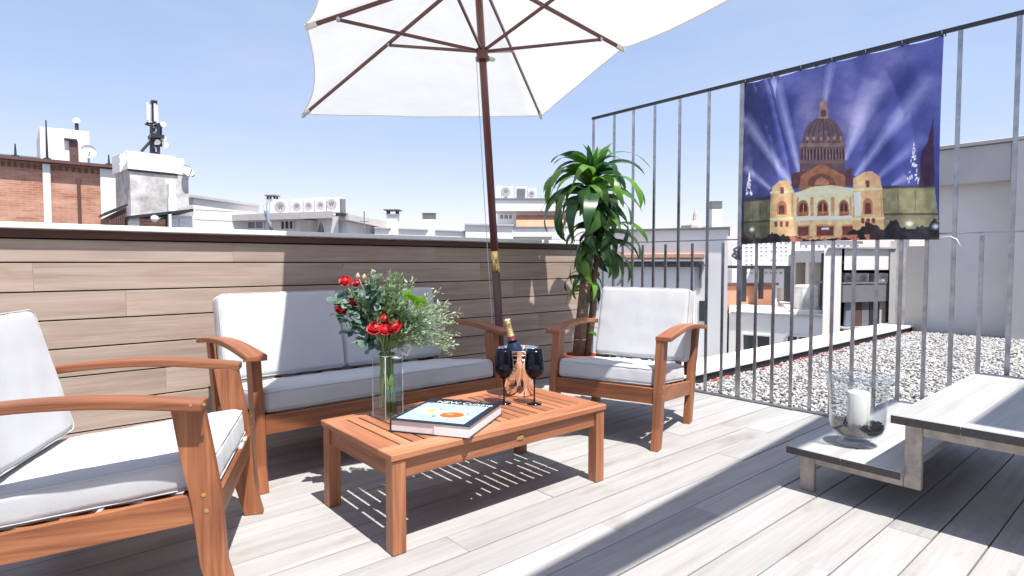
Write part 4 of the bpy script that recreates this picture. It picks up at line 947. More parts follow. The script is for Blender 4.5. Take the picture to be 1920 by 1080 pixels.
# roses
def rose(p, r, parent, mat=M_rose):
    t = thing('x', None, None); COL.objects.unlink(t); bpy.data.objects.remove(t)
    rot_ = (Vector((-.45, -.75, .75)) + Vector((ru(-.3, .3), ru(-.3, .3), ru(-.2, .3)))).to_track_quat('Z', 'Y').to_euler()
    o = part('rose', MB().lathe([(.001, -r * .6), (r * .45, -r * .5), (r * .7, -r * .1), (r * .6, r * .3), (.001, r * .4)], 12), mat, parent, p, rot_, smooth=True)
    for ringi, (rr, cnt, tilt, hh) in enumerate(((.28, 3, .15, 1.0), (.5, 4, .35, 1.05), (.72, 5, .7, 1.0), (.9, 6, 1.15, .9))):
        m = MB()
        for k in range(cnt):
            a0 = 2 * math.pi * (k + ringi * .37) / cnt; n = 5; W_ = 2 * math.pi / cnt * .72
            vs = []
            for i in range(n):
                tt = i / (n - 1)
                for j in range(5):
                    s_ = (j / 4 - .5) * 2; aa = a0 + s_ * W_ * (.6 + .4 * math.sin(math.pi * min(1, tt + .15))); R0 = r * rr * (.55 + .45 * tt) + r * .22 * max(0, tt - .6) * tilt * 2 - r * .04 * s_ * s_
                    z = r * (-.5 + hh * tt * (1.05 - .35 * tilt) - .10 * s_ * s_ * tt - .25 * max(0, tt - .75) * tilt); vs.append((R0 * math.cos(aa), R0 * math.sin(aa), z))
            m.add(vs, [(i * 5 + j, i * 5 + j + 1, i * 5 + 6 + j, i * 5 + 5 + j) for i in range(n - 1) for j in range(4)])
        part('petals', m, mat, o, smooth=True)
    return o
for (u, v, dd, r) in ((647, 526, 0, .022), (668, 531, .03, .018), (641, 578, -.03, .026), (661, 566, .0, .02), (704, 614, -.08, .032), (737, 611, -.08, .032), (722, 598, -.05, .028), (722, 618, -.09, .022)):
    r *= 1.12; p = bp_(u, v, dd); rose(p, r, bq); stem((ru(-.02, .02), ru(-.02, .02), .26), p - Vector((0, 0, r * .5)))
for (u, v) in ((671, 518), (683, 520)):
    p = bp_(u, v, 0); part('bud', MB().lathe([(.001, -.014), (.009, -.008), (.010, .002), (.004, .012), (.001, .016)], 10), M_bud, bq, p, smooth=True); stem((0, 0, .27), p)
# green blooms
for (u, v, r) in ((764, 557, .028), (778, 563, .022), (789, 569, .03)):
    p = bp_(u, v, -.09); m = MB()
    for k in range(90):
        ph = math.acos(1 - 1.5 * (k + .5) / 90); aa = k * 2.39996; d = Vector((math.sin(ph) * math.cos(aa), math.sin(ph) * math.sin(aa), math.cos(ph)))
        e = d.cross(Vector((.1, .2, 1))).normalized() * .0035; m.add([d * r * .4 - e, d * r * .4 + e, d * r + e * .8, d * (r * 1.08), d * r - e * .8], [(0, 1, 2, 3, 4)])
    part('green_bloom', m, M_mum, bq, p, (ru(-.5, .1), ru(-.2, .2), 0)); stem((0, 0, .27), p)
# eucalyptus on the left: round leaves, each an object
emesh = [leafmesh('leaf', .042, .034, .4 + .3 * k, .1, M_euc, 5, .9) for k in range(3)]
esp = [((715, 650), (640, 545)), ((712, 655), (632, 590)), ((712, 655), (648, 620)), ((715, 640), (690, 530)), ((714, 645), (662, 540)), ((715, 655), (665, 640)), ((716, 650), (705, 540)), ((716, 655), (690, 655)), ((715, 650), (628, 560))]
cnt = 0
for (a, b) in esp:
    dd = ru(-.09, .05); P0 = bp_(*a); P1 = bp_(*b, dd); stem(P0, P1, .0014, .02)
    L_ = (P1 - P0).length; N_ = int(L_ / .016)
    for k in range(N_):
        t = .3 + .7 * k / max(1, N_ - 1); q = P0.lerp(P1, t) + Vector((0, 0, .02 * math.sin(math.pi * t)))
        for sd_ in (0, 1):
            o = link('leaf', emesh[cnt % 3], bq, q + Vector((ru(-.004, .004), ru(-.004, .004), 0)), (ru(-.8, .8), ru(-.5, .6), math.pi * sd_ + ru(-.9, .9) + YAW)); sc = ru(.7, 1.15); o.scale = (sc,) * 3; cnt += 1
# fine foliage: too many small leaves to count
def spray(ends, nleaf, L_, w, mat, name, seed, label):
    random.seed(seed); m = MB(); st_ = MB()
    for (u, v, dd) in ends:
        P0 = bp_(722, 660, ru(-.02, .02)); P1 = bp_(u, v, dd); arch = .05 * ru(.5, 1.2)
        prev = None
        for k in range(nleaf):
            t = .35 + .65 * (k + rnd()) / nleaf; q = P0.lerp(P1, t); q.z += arch * math.sin(math.pi * min(1, t)) ; q += Vector((ru(-1, 1), ru(-1, 1), ru(-1, 1))) * .016 * (1.2 - .4 * t)
            d = ((P1 - P0).normalized() + Vector((ru(-1, 1), ru(-1, 1), ru(-.8, .8)))).normalized(); sd_ = d.cross(Vector((ru(-.5, .5), ru(-.5, .5), 1))).normalized(); l = L_ * ru(.6, 1.3); ww = w * ru(.7, 1.2); nn = d.cross(sd_) * ww * .25
            m.add([q, q + d * l * .45 + sd_ * ww + nn, q + d * l, q + d * l * .45 - sd_ * ww + nn, q + d * l * .5 - nn * .3], [(0, 1, 4), (1, 2, 4), (2, 3, 4), (3, 0, 4)])
        mid = P0.lerp(P1, .5) + Vector((0, 0, arch)); st_.tube([P0, P0.lerp(mid, .5) + Vector((0, 0, arch * .2)), mid, mid.lerp(P1, .5) + Vector((0, 0, arch * .2)), P1], .0011, 4)
    o = part(name, m, mat, bq); o['kind'] = 'stuff'; o['label'] = label
    o2 = part('twigs', st_, M_stem, bq); o2['kind'] = 'stuff'; return o
random.seed(21)
E1 = [(ru(720, 800), ru(555, 650), ru(-.12, .12)) for _ in range(30)] + [(ru(680, 765), ru(512, 610), ru(-.1, .1)) for _ in range(34)] + [(ru(650, 720), ru(540, 640), ru(-.06, .08)) for _ in range(14)]
E2 = [(ru(770, 850), ru(565, 655), ru(-.12, .14)) for _ in range(34)] + [(858, 628, 0), (862, 585, .02), (842, 662, -.02), (836, 580, .05), (848, 640, .03), (822, 545, .04), (778, 525, .03), (730, 512, .02), (760, 530, .03), (800, 570, .0), (700, 510, 0), (855, 605, -.03), (852, 650, .0)]
spray(E1, 34, .024, .0062, M_foli, 'foliage', 31, 'dense mid-green small leaves in the middle of the bouquet'); spray(E2, 44, .022, .0050, M_foli2, 'foliage', 32, 'airy pale small leaves on the right of the bouquet')
random.seed(99)

# book
A0 = Vector((1.142, 2.094, T0)); bx_ = Vector((.5236, -.852, 0)); rzb = math.atan2(bx_.y, bx_.x); BW, BH, BT = .345, .392, .05
bk = thing('book', 'large black-bordered art book with fruit on its cover lying on the coffee table', 'book', tuple(A0), rzb)
part('back_cover', B((0, 0, 0), (BW, BH, .0035), .001), M_cover, bk); part('spine', B((-.001, 0, .0036), (.0035, BH, BT - .0036), .001), M_cover, bk)
part('pages', B((.004, .005, .0037), (BW - .005, BH - .005, BT - .0037), .0005), M_paper, bk); part('paper_band', B((BW * .56, .0015, .0039), (BW - .003, .0048, BT - .014)), M_white, bk)
cvr = part('front_cover', B((0, 0, BT - .0035), (BW, BH, BT), .001), M_cover, bk)
def grid_print(name, w, h, nx, ny, fn, mat, wob=None):
    xs, ys = np.meshgrid(np.linspace(0, w, nx), np.linspace(0, h, ny)); zs_ = wob(xs, ys) if wob else np.zeros_like(xs)
    v = np.stack([xs, ys, zs_], -1).reshape(-1, 3); i = np.arange((ny - 1) * nx).reshape(ny - 1, nx)[:, :-1]; f_ = np.stack([i, i + 1, i + nx + 1, i + nx], -1).reshape(-1, 4)
    me = bpy.data.meshes.new(name); me.vertices.add(len(v)); me.vertices.foreach_set('co', v.ravel()); me.loops.add(f_.size); me.loops.foreach_set('vertex_index', f_.ravel().astype(np.int32))
    me.polygons.add(len(f_)); me.polygons.foreach_set('loop_start', np.arange(0, f_.size, 4, dtype=np.int32)); me.polygons.foreach_set('loop_total', np.full(len(f_), 4, np.int32)); me.polygons.foreach_set('use_smooth', np.ones(len(f_), bool)); me.update(calc_edges=True)
    c = fn(xs / w, ys / h); c = np.where(c <= .04045, c / 12.92, ((c + .055) / 1.055) ** 2.4).reshape(-1, 3); c = np.concatenate([c, np.ones((len(c), 1))], 1)
    at = me.color_attributes.new('print', 'FLOAT_COLOR', 'POINT'); at.data.foreach_set('color', c.ravel()); me.materials.append(mat); return me
def fnoise(x, y, sc, seed, oct_=4):
    g = np.random.RandomState(seed); out = np.zeros_like(x); amp = 1.; tot = 0
    for o_ in range(oct_):
        n = int(sc * 2 ** o_) + 3; gr_ = g.uniform(0, 1, (n, n)); xx = np.clip(x, 0, .9999) * (n - 1.001); yy = np.clip(y, 0, .9999) * (n - 1.001); xi, yi = xx.astype(int), yy.astype(int); fx, fy = xx - xi, yy - yi; fx = fx * fx * (3 - 2 * fx); fy = fy * fy * (3 - 2 * fy)
        out += amp * ((gr_[yi, xi] * (1 - fx) + gr_[yi, xi + 1] * fx) * (1 - fy) + (gr_[yi + 1, xi] * (1 - fx) + gr_[yi + 1, xi + 1] * fx) * fy); tot += amp; amp *= .55
    return out / tot
def cover_art(x, y):
    c = np.stack([np.full_like(x, .62), np.full_like(x, .76), np.full_like(x, .85)], -1) + (fnoise(x, y, 9, 4)[..., None] - .5) * .2
    def ell(cx, cy, rx, ry, col, rot=0., edge=.06):
        dx, dy = x - cx, y - cy; a = dx * math.cos(rot) + dy * math.sin(rot); b = -dx * math.sin(rot) + dy * math.cos(rot); d = np.sqrt((a / rx) ** 2 + (b / ry) ** 2); m_ = np.clip((1 - d) / edge, 0, 1)[..., None]; c[:] = c * (1 - m_) + np.array(col) * m_
    ell(.27, .50, .19, .25, (.62, .74, .86), .4, .3); ell(.27, .52, .15, .20, (.84, .92, .96), .4); ell(.28, .54, .10, .13, (.93, .88, .40), .3, .3); ell(.38, .66, .02, .03, (.15, .2, .15))
    ell(.66, .40, .26, .25, (.60, .72, .80), .3, .2); ell(.66, .40, .235, .225, (.94, .95, .95), .3); ell(.66, .40, .20, .18, (.90, .36, .14), .3, .2); ell(.62, .43, .08, .06, (.97, .62, .42), .3, .8); ell(.44, .26, .025, .04, (.2, .25, .3)); ell(.86, .5, .03, .08, (.5, .6, .62), .3)
    return c
M_print = vcol('cover_print', .3); me = grid_print('cover_picture', BW - .05, BH * .72, 110, 120, cover_art, M_print)
link('cover_picture', me, cvr, (.018, .022, BT + .0004))
def text(body, size, loc, rot, mat, parent, name='lettering', ext=0., sx=1.):
    cu = bpy.data.curves.new(name, 'FONT'); cu.body = body; cu.size = size; cu.extrude = ext; o = bpy.data.objects.new(name, cu); COL.objects.link(o)
    dg = bpy.context.evaluated_depsgraph_get(); me = bpy.data.meshes.new_from_object(o.evaluated_get(dg)); bpy.data.objects.remove(o); me.materials.clear(); me.materials.append(mat)
    r_ = link(name, me, parent, loc, rot); r_.scale = (sx, 1, 1); return r_
text('NEW Cuisine', .052, (.055, BH * .80, BT + .0006), (0, 0, 0), M_white, cvr, sx=.92)
text('fruit & colour', .016, (.20, BH * .955, BT + .0006), (0, 0, 0), M_concd, cvr)

# wine glasses
def wineglass(x, y, label, g='black wine glasses on the coffee table'):
    t = thing('wine_glass', label, 'wine glass', (x, y, T0), group=g)
    part('foot', MB().lathe([(.001, 0), (.036, 0), (.036, .0018), (.012, .006), (.005, .012)], 32), M_black, t, smooth=True)
    part('stem', MB().lathe([(.005, .012), (.0038, .03), (.0036, .09), (.005, .112), (.009, .118)], 16), M_black, t, smooth=True)
    part('bowl', MB().lathe([(.009, .118), (.026, .128), (.041, .150), (.047, .175), (.046, .205), (.041, .245), (.038, .262), (.0365, .262), (.0395, .245), (.0445, .205), (.0455, .175), (.0395, .151), (.024, .131), (.001, .122)], 40), M_black, t, smooth=True)
wineglass(1.899, 2.058, 'black wine glass nearest the front edge, right of the ice bucket'); wineglass(1.795, 2.161, 'black wine glass beside the art book, left in front of the ice bucket')
# ice bucket
ib = thing('ice_bucket', 'polished metal ice bucket behind the two black wine glasses', 'ice bucket', (1.985, 2.268, T0), .4)
part('body', MB().lathe([(.001, .0), (.074, 0), (.078, .004), (.086, .06), (.097, .15), (.104, .20), (.106, .222), (.112, .236), (.114, .238), (.111, .232), (.102, .222), (.099, .2), (.090, .15), (.08, .06), (.072, .012), (.001, .012)], 48), M_chrome, ib, smooth=True)
for z, r in ((.192, .1035), (.215, .1065)): part('band', MB().tube([(r * math.cos(a), r * math.sin(a), z) for a in [2 * math.pi * k / 40 for k in range(41)]], .0025, 6, False), M_chrome, ib, smooth=True)
for s in (-1, 1): part('handle', MB().tube([(s * .1, -.02, .14), (s * .125, -.018, .125), (s * .13, 0, .10), (s * .125, .018, .125), (s * .1, .02, .14)], .006, 8), M_chrome, ib, smooth=True)
# champagne bottle
p0 = Vector((2.01, 2.262, T0 + .04)); top = atD(950, 598, float(np.dot(np.array((1.965, 2.27, .7)) - _C, _F)))
bt = thing('champagne_bottle', 'gold-foiled champagne bottle with a red seal leaning in the ice bucket', 'bottle', tuple(p0))
ax_ = (top - p0); HB = ax_.length; q = ax_.to_track_quat('Z', 'Y').to_euler(); bt.rotation_euler = q
z = HB
part('glass', MB().lathe([(.001, 0), (.038, 0), (.041, .008), (.042, z * .52), (.034, z * .60), (.021, z * .68), (.017, z * .70)], 32), M_greeng, bt, smooth=True)
part('label', MB().lathe([(.0215, z * .675), (.0185, z * .705), (.0215, z * .72), (.026, z * .655), (.0215, z * .675)], 28), M_navy, bt, smooth=True)
part('neck_collar', MB().lathe([(.0425, z * .45), (.0425, z * .53), (.0345, z * .605), (.0265, z * .645), (.0215, z * .69), (.0190, z * .71)], 28), M_navy, bt, smooth=True)
part('seal', MB().lathe([(.0195, z * .70), (.0188, z * .735), (.0182, z * .752)], 28), M_red, bt, smooth=True)
part('foil', MB().lathe([(.0183, z * .75), (.0165, z * .80), (.0150, z * .88), (.0148, z * .915), (.0168, z * .925), (.0168, z * .94), (.0158, z * .95), (.0172, z * .97), (.0165, z * .992), (.010, z), (.001, z)], 28), M_gold, bt, smooth=True)

# ------------------------------------------------------------------ potted corn plant
PX, PY = 3.56, 3.30
pp = thing('potted_plant', 'tall potted corn plant with drooping glossy leaves behind the right armchair', 'potted plant', (PX, PY, 0))
DP = float(np.dot(np.array((PX, PY, 1)) - _C, _F)); OP = Vector((PX, PY, 0))
part('pot', MB().lathe([(.001, 0), (.09, 0), (.10, .01), (.125, .245), (.138, .25), (.138, .292), (.130, .294), (.122, .27), (.12, .255), (.001, .25)], 36), M_pot, pp, smooth=True)
part('soil', MB().lathe([(.001, .262), (.119, .262)], 24), M_soil, pp)
def pq(u, v, dd=0.): return atD(u, v, DP + dd) - OP
def cane(pts, rs):
    o = part('cane', MB().tube(pts, rs, 12), M_bark, pp, smooth=True); 
    for i in range(1, 12):
        t = i / 12; k = t * (len(pts) - 1); a = int(k); q = Vector(pts[a]).lerp(Vector(pts[min(a + 1, len(pts) - 1)]), k - a); r = rs[a] * 1.03
        m = MB(); m.lathe([(r, -.004), (r * 1.04, 0), (r, .004)], 12); part('node', m, M_bark, o, q, smooth=True)
cane([Vector((-.02, .01, .25)), pq(1095, 560, -.02), pq(1103, 470), pq(1108, 400), pq(1112, 350)], [.052, .048, .042, .032, .018])
cane([Vector((.05, -.02, .25)), pq(1112, 580, .06), pq(1113, 520, .06), pq(1122, 470, .05)], [.034, .032, .028, .018])
LM = [leafmesh('leaf', .60, .104, 2.5, .30, M_leaf, 12, 1., .4), leafmesh('leaf', .62, .108, 2.9, .22, M_leaf, 12, 1., -.5), leafmesh('leaf', .54, .100, 2.1, .35, M_leaf, 12, .95, .6), leafmesh('leaf', .48, .098, 3.0, .2, M_leaf, 12, 1., -.3), leafmesh('leaf', .30, .055, .8, .5, M_leaf, 8, .9, .3)]
for me_ in LM:
    for v_ in me_.vertices: v_.co += Vector((0, 0, .007 * math.sin(v_.co.x * 38) * (1 if v_.co.y > 0 else -1) * min(1, abs(v_.co.y) * 60)))
def crown(c0, c1, n, sc, pitch0, pitch1, kinds, seed):
    random.seed(seed)
    for k in range(n):
        t = k / max(1, n - 1); q = Vector(c0).lerp(Vector(c1), t); az = k * 2.39996 + ru(-.3, .3); pt = pitch0 + (pitch1 - pitch0) * t + ru(-.18, .18)
        o = link('leaf', LM[random.choice(kinds)], pp, q + Vector((math.cos(az), math.sin(az), 0)) * .012, (ru(-.8, .8), -pt + ru(-.2, .15), az)); s_ = sc * ru(.66, 1.12); o.scale = (s_, s_ * ru(.9, 1.2), s_)
crown(pq(1108, 400), pq(1112, 330), 66, .98, .35, 1.25, (0, 1, 2, 3, 0, 1), 5)
crown(pq(1112, 330), pq(1113, 316), 9, .95, .9, 1.35, (4, 2, 4), 6)
crown(pq(1122, 480, .05), pq(1130, 430, .05), 46, .80, .3, 1.15, (0, 1, 3, 3), 8)
crown(pq(1100, 548, .02), pq(1098, 515, .02), 15, .52, .0, .7, (0, 1, 2), 12)
crown(pq(1100, 630, .02), pq(1100, 615, .02), 7, .42, .1, .8, (1, 3, 2), 14)
random.seed(5)

# ------------------------------------------------------------------ banner
BY0, BY1, BZ1, BZ0 = 2.250, 1.020, 2.385, 1.185
bn2 = thing('printed_banner', 'printed cloth banner of a lit domed palace under blue searchlights, tied to the fence', 'banner', (4.205, BY0, BZ0))
def pz(zx, zy):   # study crop of the banner -> (s, t) of the cloth
    p = atX(1360 + zx / 2.4545, 40 + zy / 2.4545, 4.205); return (BY0 - p.y) / (BY0 - BY1), (p.z - BZ0) / (BZ1 - BZ0)
def banner_art(x, y):
    x = np.clip(x, 0, 1); n1 = fnoise(x, y, 3, 11, 5); n2 = fnoise(x, y, 9, 12, 4); n3 = fnoise(x, y, 40, 13, 3)
    base = np.stack([.11 + .22 * n1, .14 + .24 * n1, .42 + .30 * n1], -1)
    pink = np.clip((n1 - .36) * 3, 0, 1) * np.clip(1 - np.abs(y - .72) * 2.6, 0, 1) * np.clip(1.25 - np.abs(x - .45) * 1.6, 0, 1)
    c = base * (1 - pink[..., None] * .75) + np.array([.58, .52, .70]) * pink[..., None] * .75
    edge = np.clip(1 - x * 4, 0, 1)[..., None]; c = c * (1 - edge * .35)
    def P_(L): return [pz(*q) for q in L]
    def inside(L):
        L = P_(L); m_ = np.zeros(x.shape, bool); n = len(L)
        for i in range(n):
            (xa, ya), (xb, yb) = L[i], L[(i + 1) % n]
            if ya == yb: continue
            m_ ^= ((ya > y) != (yb > y)) & (x < (xb - xa) * (y - ya) / (yb - ya) + xa)
        return m_
    def fill(L, col, var=0.): 
        m_ = inside(L); c[m_] = np.array(col) * (1 + var * (n3[m_] - .5)[:, None])
    def beam(a, b, w0, w1, col, al):
        (xa, ya), (xb, yb) = pz(*a), pz(*b); dx, dy = xb - xa, yb - ya; L2 = dx * dx + dy * dy; t = ((x - xa) * dx + (y - ya) * dy) / L2; d = np.abs((x - xa) * dy - (y - ya) * dx) / math.sqrt(L2); w = w0 + (w1 - w0) * np.clip(t, 0, 1)
        m_ = np.clip(1 - d / w, 0, 1) ** .8 * (t > -.0) * np.clip((1.02 - t) * 12, 0, 1) * al * (1 - .45 * np.clip(t, 0, 1)); c[:] = c * (1 - m_[..., None]) + np.array(col) * m_[..., None]
    LB = (.80, .82, .96)
    beam((300, 750), (80, 430), .022, .05, LB, .75); beam((210, 775), (90, 670), .015, .03, LB, .7); beam((335, 700), (225, 260), .02, .045, LB, .8); beam((455, 380), (490, 190), .02, .035, LB, .6)
    beam((550, 640), (700, 260), .02, .08, LB, .75); beam((600, 480), (790, 110), .05, .14, (.72, .66, .84), .5); beam((600, 715), (960, 230), .018, .07, LB, .6); beam((700, 725), (930, 520), .018, .05, (.6, .65, .9), .6); beam((770, 760), (840, 715), .015, .03, LB, .6)
    # left and right wings, lit fountains
    wing = (.50, .46, .33); fill([(90, 825), (215, 815), (215, 950), (90, 950)], (.36, .35, .26), .3); fill([(715, 770), (962, 760), (972, 900), (715, 905)], (.52, .50, .34), .25)
    fill([(90, 815), (215, 805), (215, 822), (90, 832)], (.16, .15, .25)); fill([(715, 760), (962, 752), (964, 764), (715, 775)], (.22, .2, .26))
    for u in (130, 160, 190): fill([(u, 840), (u + 3, 840), (u + 3, 925), (u, 925)], (.26, .25, .2))
    for u in (795, 870): fill([(u, 780), (u + 4, 780), (u + 4, 893), (u, 893)], (.36, .33, .24))
    fill([(90, 922), (215, 915), (215, 926), (90, 932)], (.2, .19, .18)); fill([(715, 888), (970, 882), (972, 892), (715, 898)], (.28, .25, .2)); fill([(90, 930), (215, 925), (215, 1020), (90, 1020)], (.30, .30, .22), .4); fill([(715, 898), (972, 892), (985, 1012), (715, 1012)], (.50, .48, .34), .3)
    for (cx, y0, y1, w) in ((868, 560, 750, 34), (112, 700, 812, 18)):
        for k in range(40):
            r_ = np.random.RandomState(k + int(cx)); t = r_.rand(); yy = y1 - (y1 - y0) * t; ww = w * (1 - t) ** 1.2 * (r_.rand() * 2 - 1); fill([(cx + ww - 3, yy), (cx + ww, yy - 16), (cx + ww + 3, yy)], (.80, .80, .95))
    fill([(890, 760), (900, 600), (930, 560), (960, 440), (962, 752)], (.20, .10, .22), .5)
    # dome
    fill([(335, 700), (340, 575), (352, 575), (552, 575), (553, 700)], (.36, .27, .32), .35)
    dome = [(345, 575)] + [(450 + 100 * math.cos(math.pi - math.pi * k / 20), 570 - 132 * math.sin(math.pi * k / 20)) for k in range(21)] + [(552, 575)]
    fill(dome, (.40, .30, .32), .4)
    for k in range(1, 8):
        a = -1 + k / 4.; pts = [(450 + 100 * a * math.cos(t) - 2, 570 - 132 * math.sin(t)) for t in [j * math.pi / 2 / 8 for j in range(9)]]; fill(pts + [(p[0] + 4, p[1]) for p in reversed(pts)], (.24, .18, .24))
    fill([(345, 560), (552, 560), (556, 578), (338, 578)], (.52, .40, .36), .3); fill([(335, 640), (553, 640), (553, 655), (335, 655)], (.46, .34, .32))
    for k in range(14): u = 346 + k * 15; fill([(u, 588), (u + 7, 588), (u + 7, 636), (u, 636)], (.20, .14, .22)); fill([(u + 9, 585), (u + 12, 585), (u + 12, 638), (u + 9, 638)], (.60, .47, .42))
    for k in range(6): u = 368 + k * 32; fill([(u, 530), (u + 12, 530), (u + 12, 545), (u, 545)], (.62, .48, .42))
    fill([(424, 445), (430, 405), (436, 365), (450, 350), (464, 365), (468, 405), (474, 445)], (.60, .46, .42), .4); fill([(438, 405), (462, 405), (462, 436), (438, 436)], (.3, .22, .28)); fill([(447, 352), (450, 325), (453, 352)], (.6, .5, .5))
    # drum base and pediment
    fill([(300, 700), (345, 690), (555, 690), (585, 675), (590, 760), (300, 770)], (.34, .20, .22), .4)
    fill([(330, 775), (340, 712), (438, 655), (550, 712), (552, 762), (330, 778)], (.62, .38, .26), .25); arch = [(370, 760)] + [(438 + 62 * math.cos(math.pi - math.pi * k / 12), 750 - 48 * math.sin(math.pi * k / 12)) for k in range(13)] + [(508, 760)]; fill(arch, (.44, .25, .20), .3)
    fill([(410, 755), (412, 735), (438, 715), (470, 735), (472, 755)], (.68, .44, .30), .3)
    # main front
    cr = (.93, .82, .62); fill([(300, 795), (395, 765), (480, 755), (590, 772), (592, 900), (300, 906)], cr, .18); fill([(300, 900), (600, 895), (600, 1014), (300, 1016)], (.88, .74, .52), .22)
    fill([(318, 790), (582, 775), (582, 787), (318, 802)], (.98, .92, .76)); fill([(318, 905), (582, 898), (582, 914), (318, 922)], (.97, .92, .84)); 
    for u in (324, 388, 396, 480, 488, 572): fill([(u, 812), (u + 7, 812), (u + 7, 900), (u, 900)], (.74, .52, .36))
    for cx in (353, 444, 541):
        fill([(cx - 24, 900)] + [(cx + 25 * math.cos(math.pi - math.pi * k / 10), 858 - 34 * math.sin(math.pi * k / 10)) for k in range(11)] + [(cx + 25, 898)], (.62, .38, .24)); fill([(cx - 18, 897)] + [(cx + 18 * math.cos(math.pi - math.pi * k / 10), 862 - 26 * math.sin(math.pi * k / 10)) for k in range(11)] + [(cx + 18, 895)], (.30, .13, .12)); fill([(cx - 20, 880), (cx + 20, 879), (cx + 20, 893), (cx - 20, 895)], (.66, .36, .24), .5); fill([(cx - 2, 840), (cx + 2, 840), (cx + 2, 895), (cx - 2, 895)], (.72, .5, .36))
    for cx, w in ((356, 24), (454, 36), (556, 26)): fill([(cx - w - 5, 942), (cx + w + 5, 940), (cx + w + 5, 1000), (cx - w - 5, 1000)], (.80, .55, .36)); fill([(cx - w, 950), (cx + w, 948), (cx + w, 992), (cx - w, 994)], (.42, .20, .16), .5)
    fill([(440, 955), (472, 955), (472, 965), (440, 965)], (.95, .9, .9))
    # towers
    for (a, b, top_, base, o_) in ((208, 316, 745, 1012, 0), (582, 728, 705, 1008, 1)):
        m_ = (a + b) / 2; fill([(a, base), (a + 4, 800), (a + 10, top_ + 20), (m_ - 12, top_ - 10), (m_ + 20, top_ - 14), (b - 14, top_ + 14), (b - 6, 780), (b, base)], (.90, .68, .46), .22)
        fill([(a, 785 - 10 * o_), (b - 4, 780 - 12 * o_), (b - 4, 790 - 12 * o_), (a, 795 - 10 * o_)], (.98, .86, .62)); fill([(a, 910), (b, 905), (b, 915), (a, 920)], (.98, .86, .62)); fill([(m_ - 8, 765 - 30 * o_), (m_ + 8, 765 - 30 * o_), (m_ + 8, 795 - 30 * o_), (m_ - 8, 797 - 30 * o_)], (.45, .22, .2))
        fill([(m_ - 20, 895)] + [(m_ + 21 * math.cos(math.pi - math.pi * k / 10), 855 - 26 * math.sin(math.pi * k / 10) - 12 * o_) for k in range(11)] + [(m_ + 21, 893)], (.70, .42, .28)); fill([(m_ - 13, 890), (m_ - 12, 850 - 10 * o_), (m_ + 12, 850 - 10 * o_), (m_ + 13, 890)], (.36, .16, .16), .5)
        for k in (-1, 0, 1): fill([(m_ + k * 24 - 7, 925 - 14 * o_), (m_ + k * 24 + 7, 925 - 14 * o_), (m_ + k * 24 + 7, 950 - 14 * o_), (m_ + k * 24 - 7, 950 - 14 * o_)], (.45, .22, .18))
        for u in (a + 6, b - 14): fill([(u, 800), (u + 6, 800), (u + 6, 905), (u, 905)], (.78, .54, .36))
    fill([(592, 790), (625, 788), (625, 900), (592, 902)], (.98, .92, .80), .1)
    # trees and people at the foot
    sx_, _ = pz(100, 900); h_ = .03 + .10 * np.clip(fnoise(x, x * 0 + .5, 14, 17, 4) - .32, 0, 1) * 1.6; h_ = h_ * (1 - .75 * np.exp(-((x - .42) / .17) ** 2)); h_ = np.where(x > .68, h_ + .025, h_)
    m_ = y < h_; c[m_] = np.array([.10, .09, .13]) * (1 + 1.6 * (n3[m_] - .5)[:, None]) + np.array([.10, .05, .02]) * (n2[m_][:, None] > .55)
    m_ = (y < .03) & (n3 > .5) & (x > .25) & (x < .7); c[m_] = np.array([.75, .40, .30])
    for (a, b) in ((845, 935), (128, 960), (960, 945)):
        xa, ya = pz(a, b); g_ = np.exp(-(((x - xa) / .013) ** 2 + ((y - ya) / .013) ** 2)); c[:] = c * (1 - g_[..., None]) + np.array([.97, .97, 1]) * g_[..., None]
    c = c * (.93 + .14 * n3[..., None]); c = c.mean(-1, keepdims=True) * .12 + c * .88; return np.clip(.075 + c * 1.12, 0, 1)
BWd, BHt = BY0 - BY1, BZ1 - BZ0
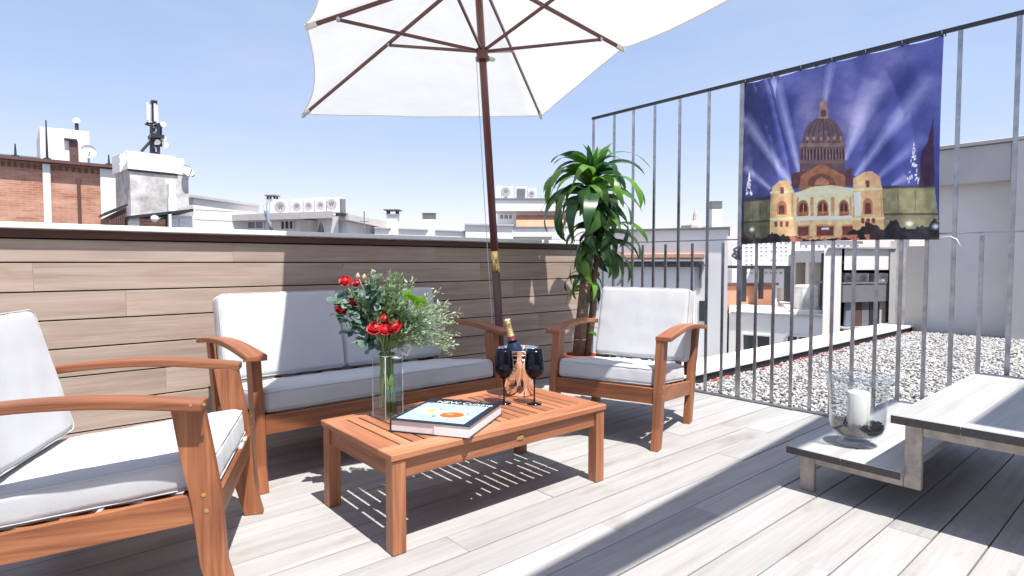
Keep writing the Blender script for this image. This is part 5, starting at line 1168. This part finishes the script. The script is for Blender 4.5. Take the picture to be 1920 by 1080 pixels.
def wob(xs, ys):
    x, y = xs / BWd, ys / BHt; z = .010 * np.sin(x * 9 + y * 3) * (1 - y * .6) + .006 * np.sin(x * 31 + 4 * y) * np.clip(1 - y, 0, 1) ** .5
    fold = np.exp(-((x - .12 - (1 - y) * .25) / .03) ** 2) - np.exp(-((x - .19 - (1 - y) * .22) / .03) ** 2) + .7 * np.exp(-((x - .05 - (1 - y) * .28) / .02) ** 2)
    return 1.5 * z + .016 * fold * y + .003 * np.sin((x + (1 - y)) * 60) * np.clip(.45 - x, 0, 1)
M_ban = vcol('banner_print', .75, .12)
me = grid_print('cloth', BWd, BHt, 330, 320, banner_art, M_ban, wob)
for v_ in me.vertices:
    fx, fy = v_.co.x / BWd, v_.co.y / BHt; v_.co.y -= .011 * abs(math.sin(math.pi * fx * 6.05)) ** .8 * fy ** 3; v_.co.y += .012 * math.sin(math.pi * fx) * (1 - fy) ** 3; v_.co.x += .016 * (1 - fy) ** 2 * (fx - .3) - .012 * math.sin(math.pi * fy) * (fx - .5)
cl = link('cloth', me, bn2); cl.rotation_euler = (math.pi / 2, 0, -math.pi / 2)
part('hem', MB().tube([(0, 0, BHt + .002), (0, -BWd, BHt + .002)], .005, 6), M_navy, bn2)
for k in range(7):
    y = -BWd * (k + .02) / 6.05; part('tie', MB().tube([(0, y, BHt - .01), (.02, y + .01, BHt + .035), (.045, y, BHt + .03), (.03, y - .01, BHt - .002)], .003, 6), M_darkm, bn2, smooth=True)
for (y, z, e) in ((0, 0, ((.03, .03, .02), (.035, .04, -.03))), (-BWd, 0, ((.03, -.055, .02), (.02, -.09, .0), (.01, -.115, -.05)))):
    part('tie', MB().tube([(0, y, z + .01)] + [(a, y + b, z + c) for a, b, c in e], .003, 6), M_ribbon, bn2, smooth=True)
kn = tag(part('cable_tie_bundle', MB().tube([(4.215, 2.30, 1.14), (4.205, 2.325, 1.10), (4.215, 2.29, 1.07), (4.20, 2.31, 1.15), (4.21, 2.27, 1.17)], .011, 6), M_glassb, smooth=True), 'grey-blue cloth knot tied round the fence bar at the banner corner', 'knot')
for me in list(bpy.data.meshes):
    if me.users == 0: bpy.data.meshes.remove(me)
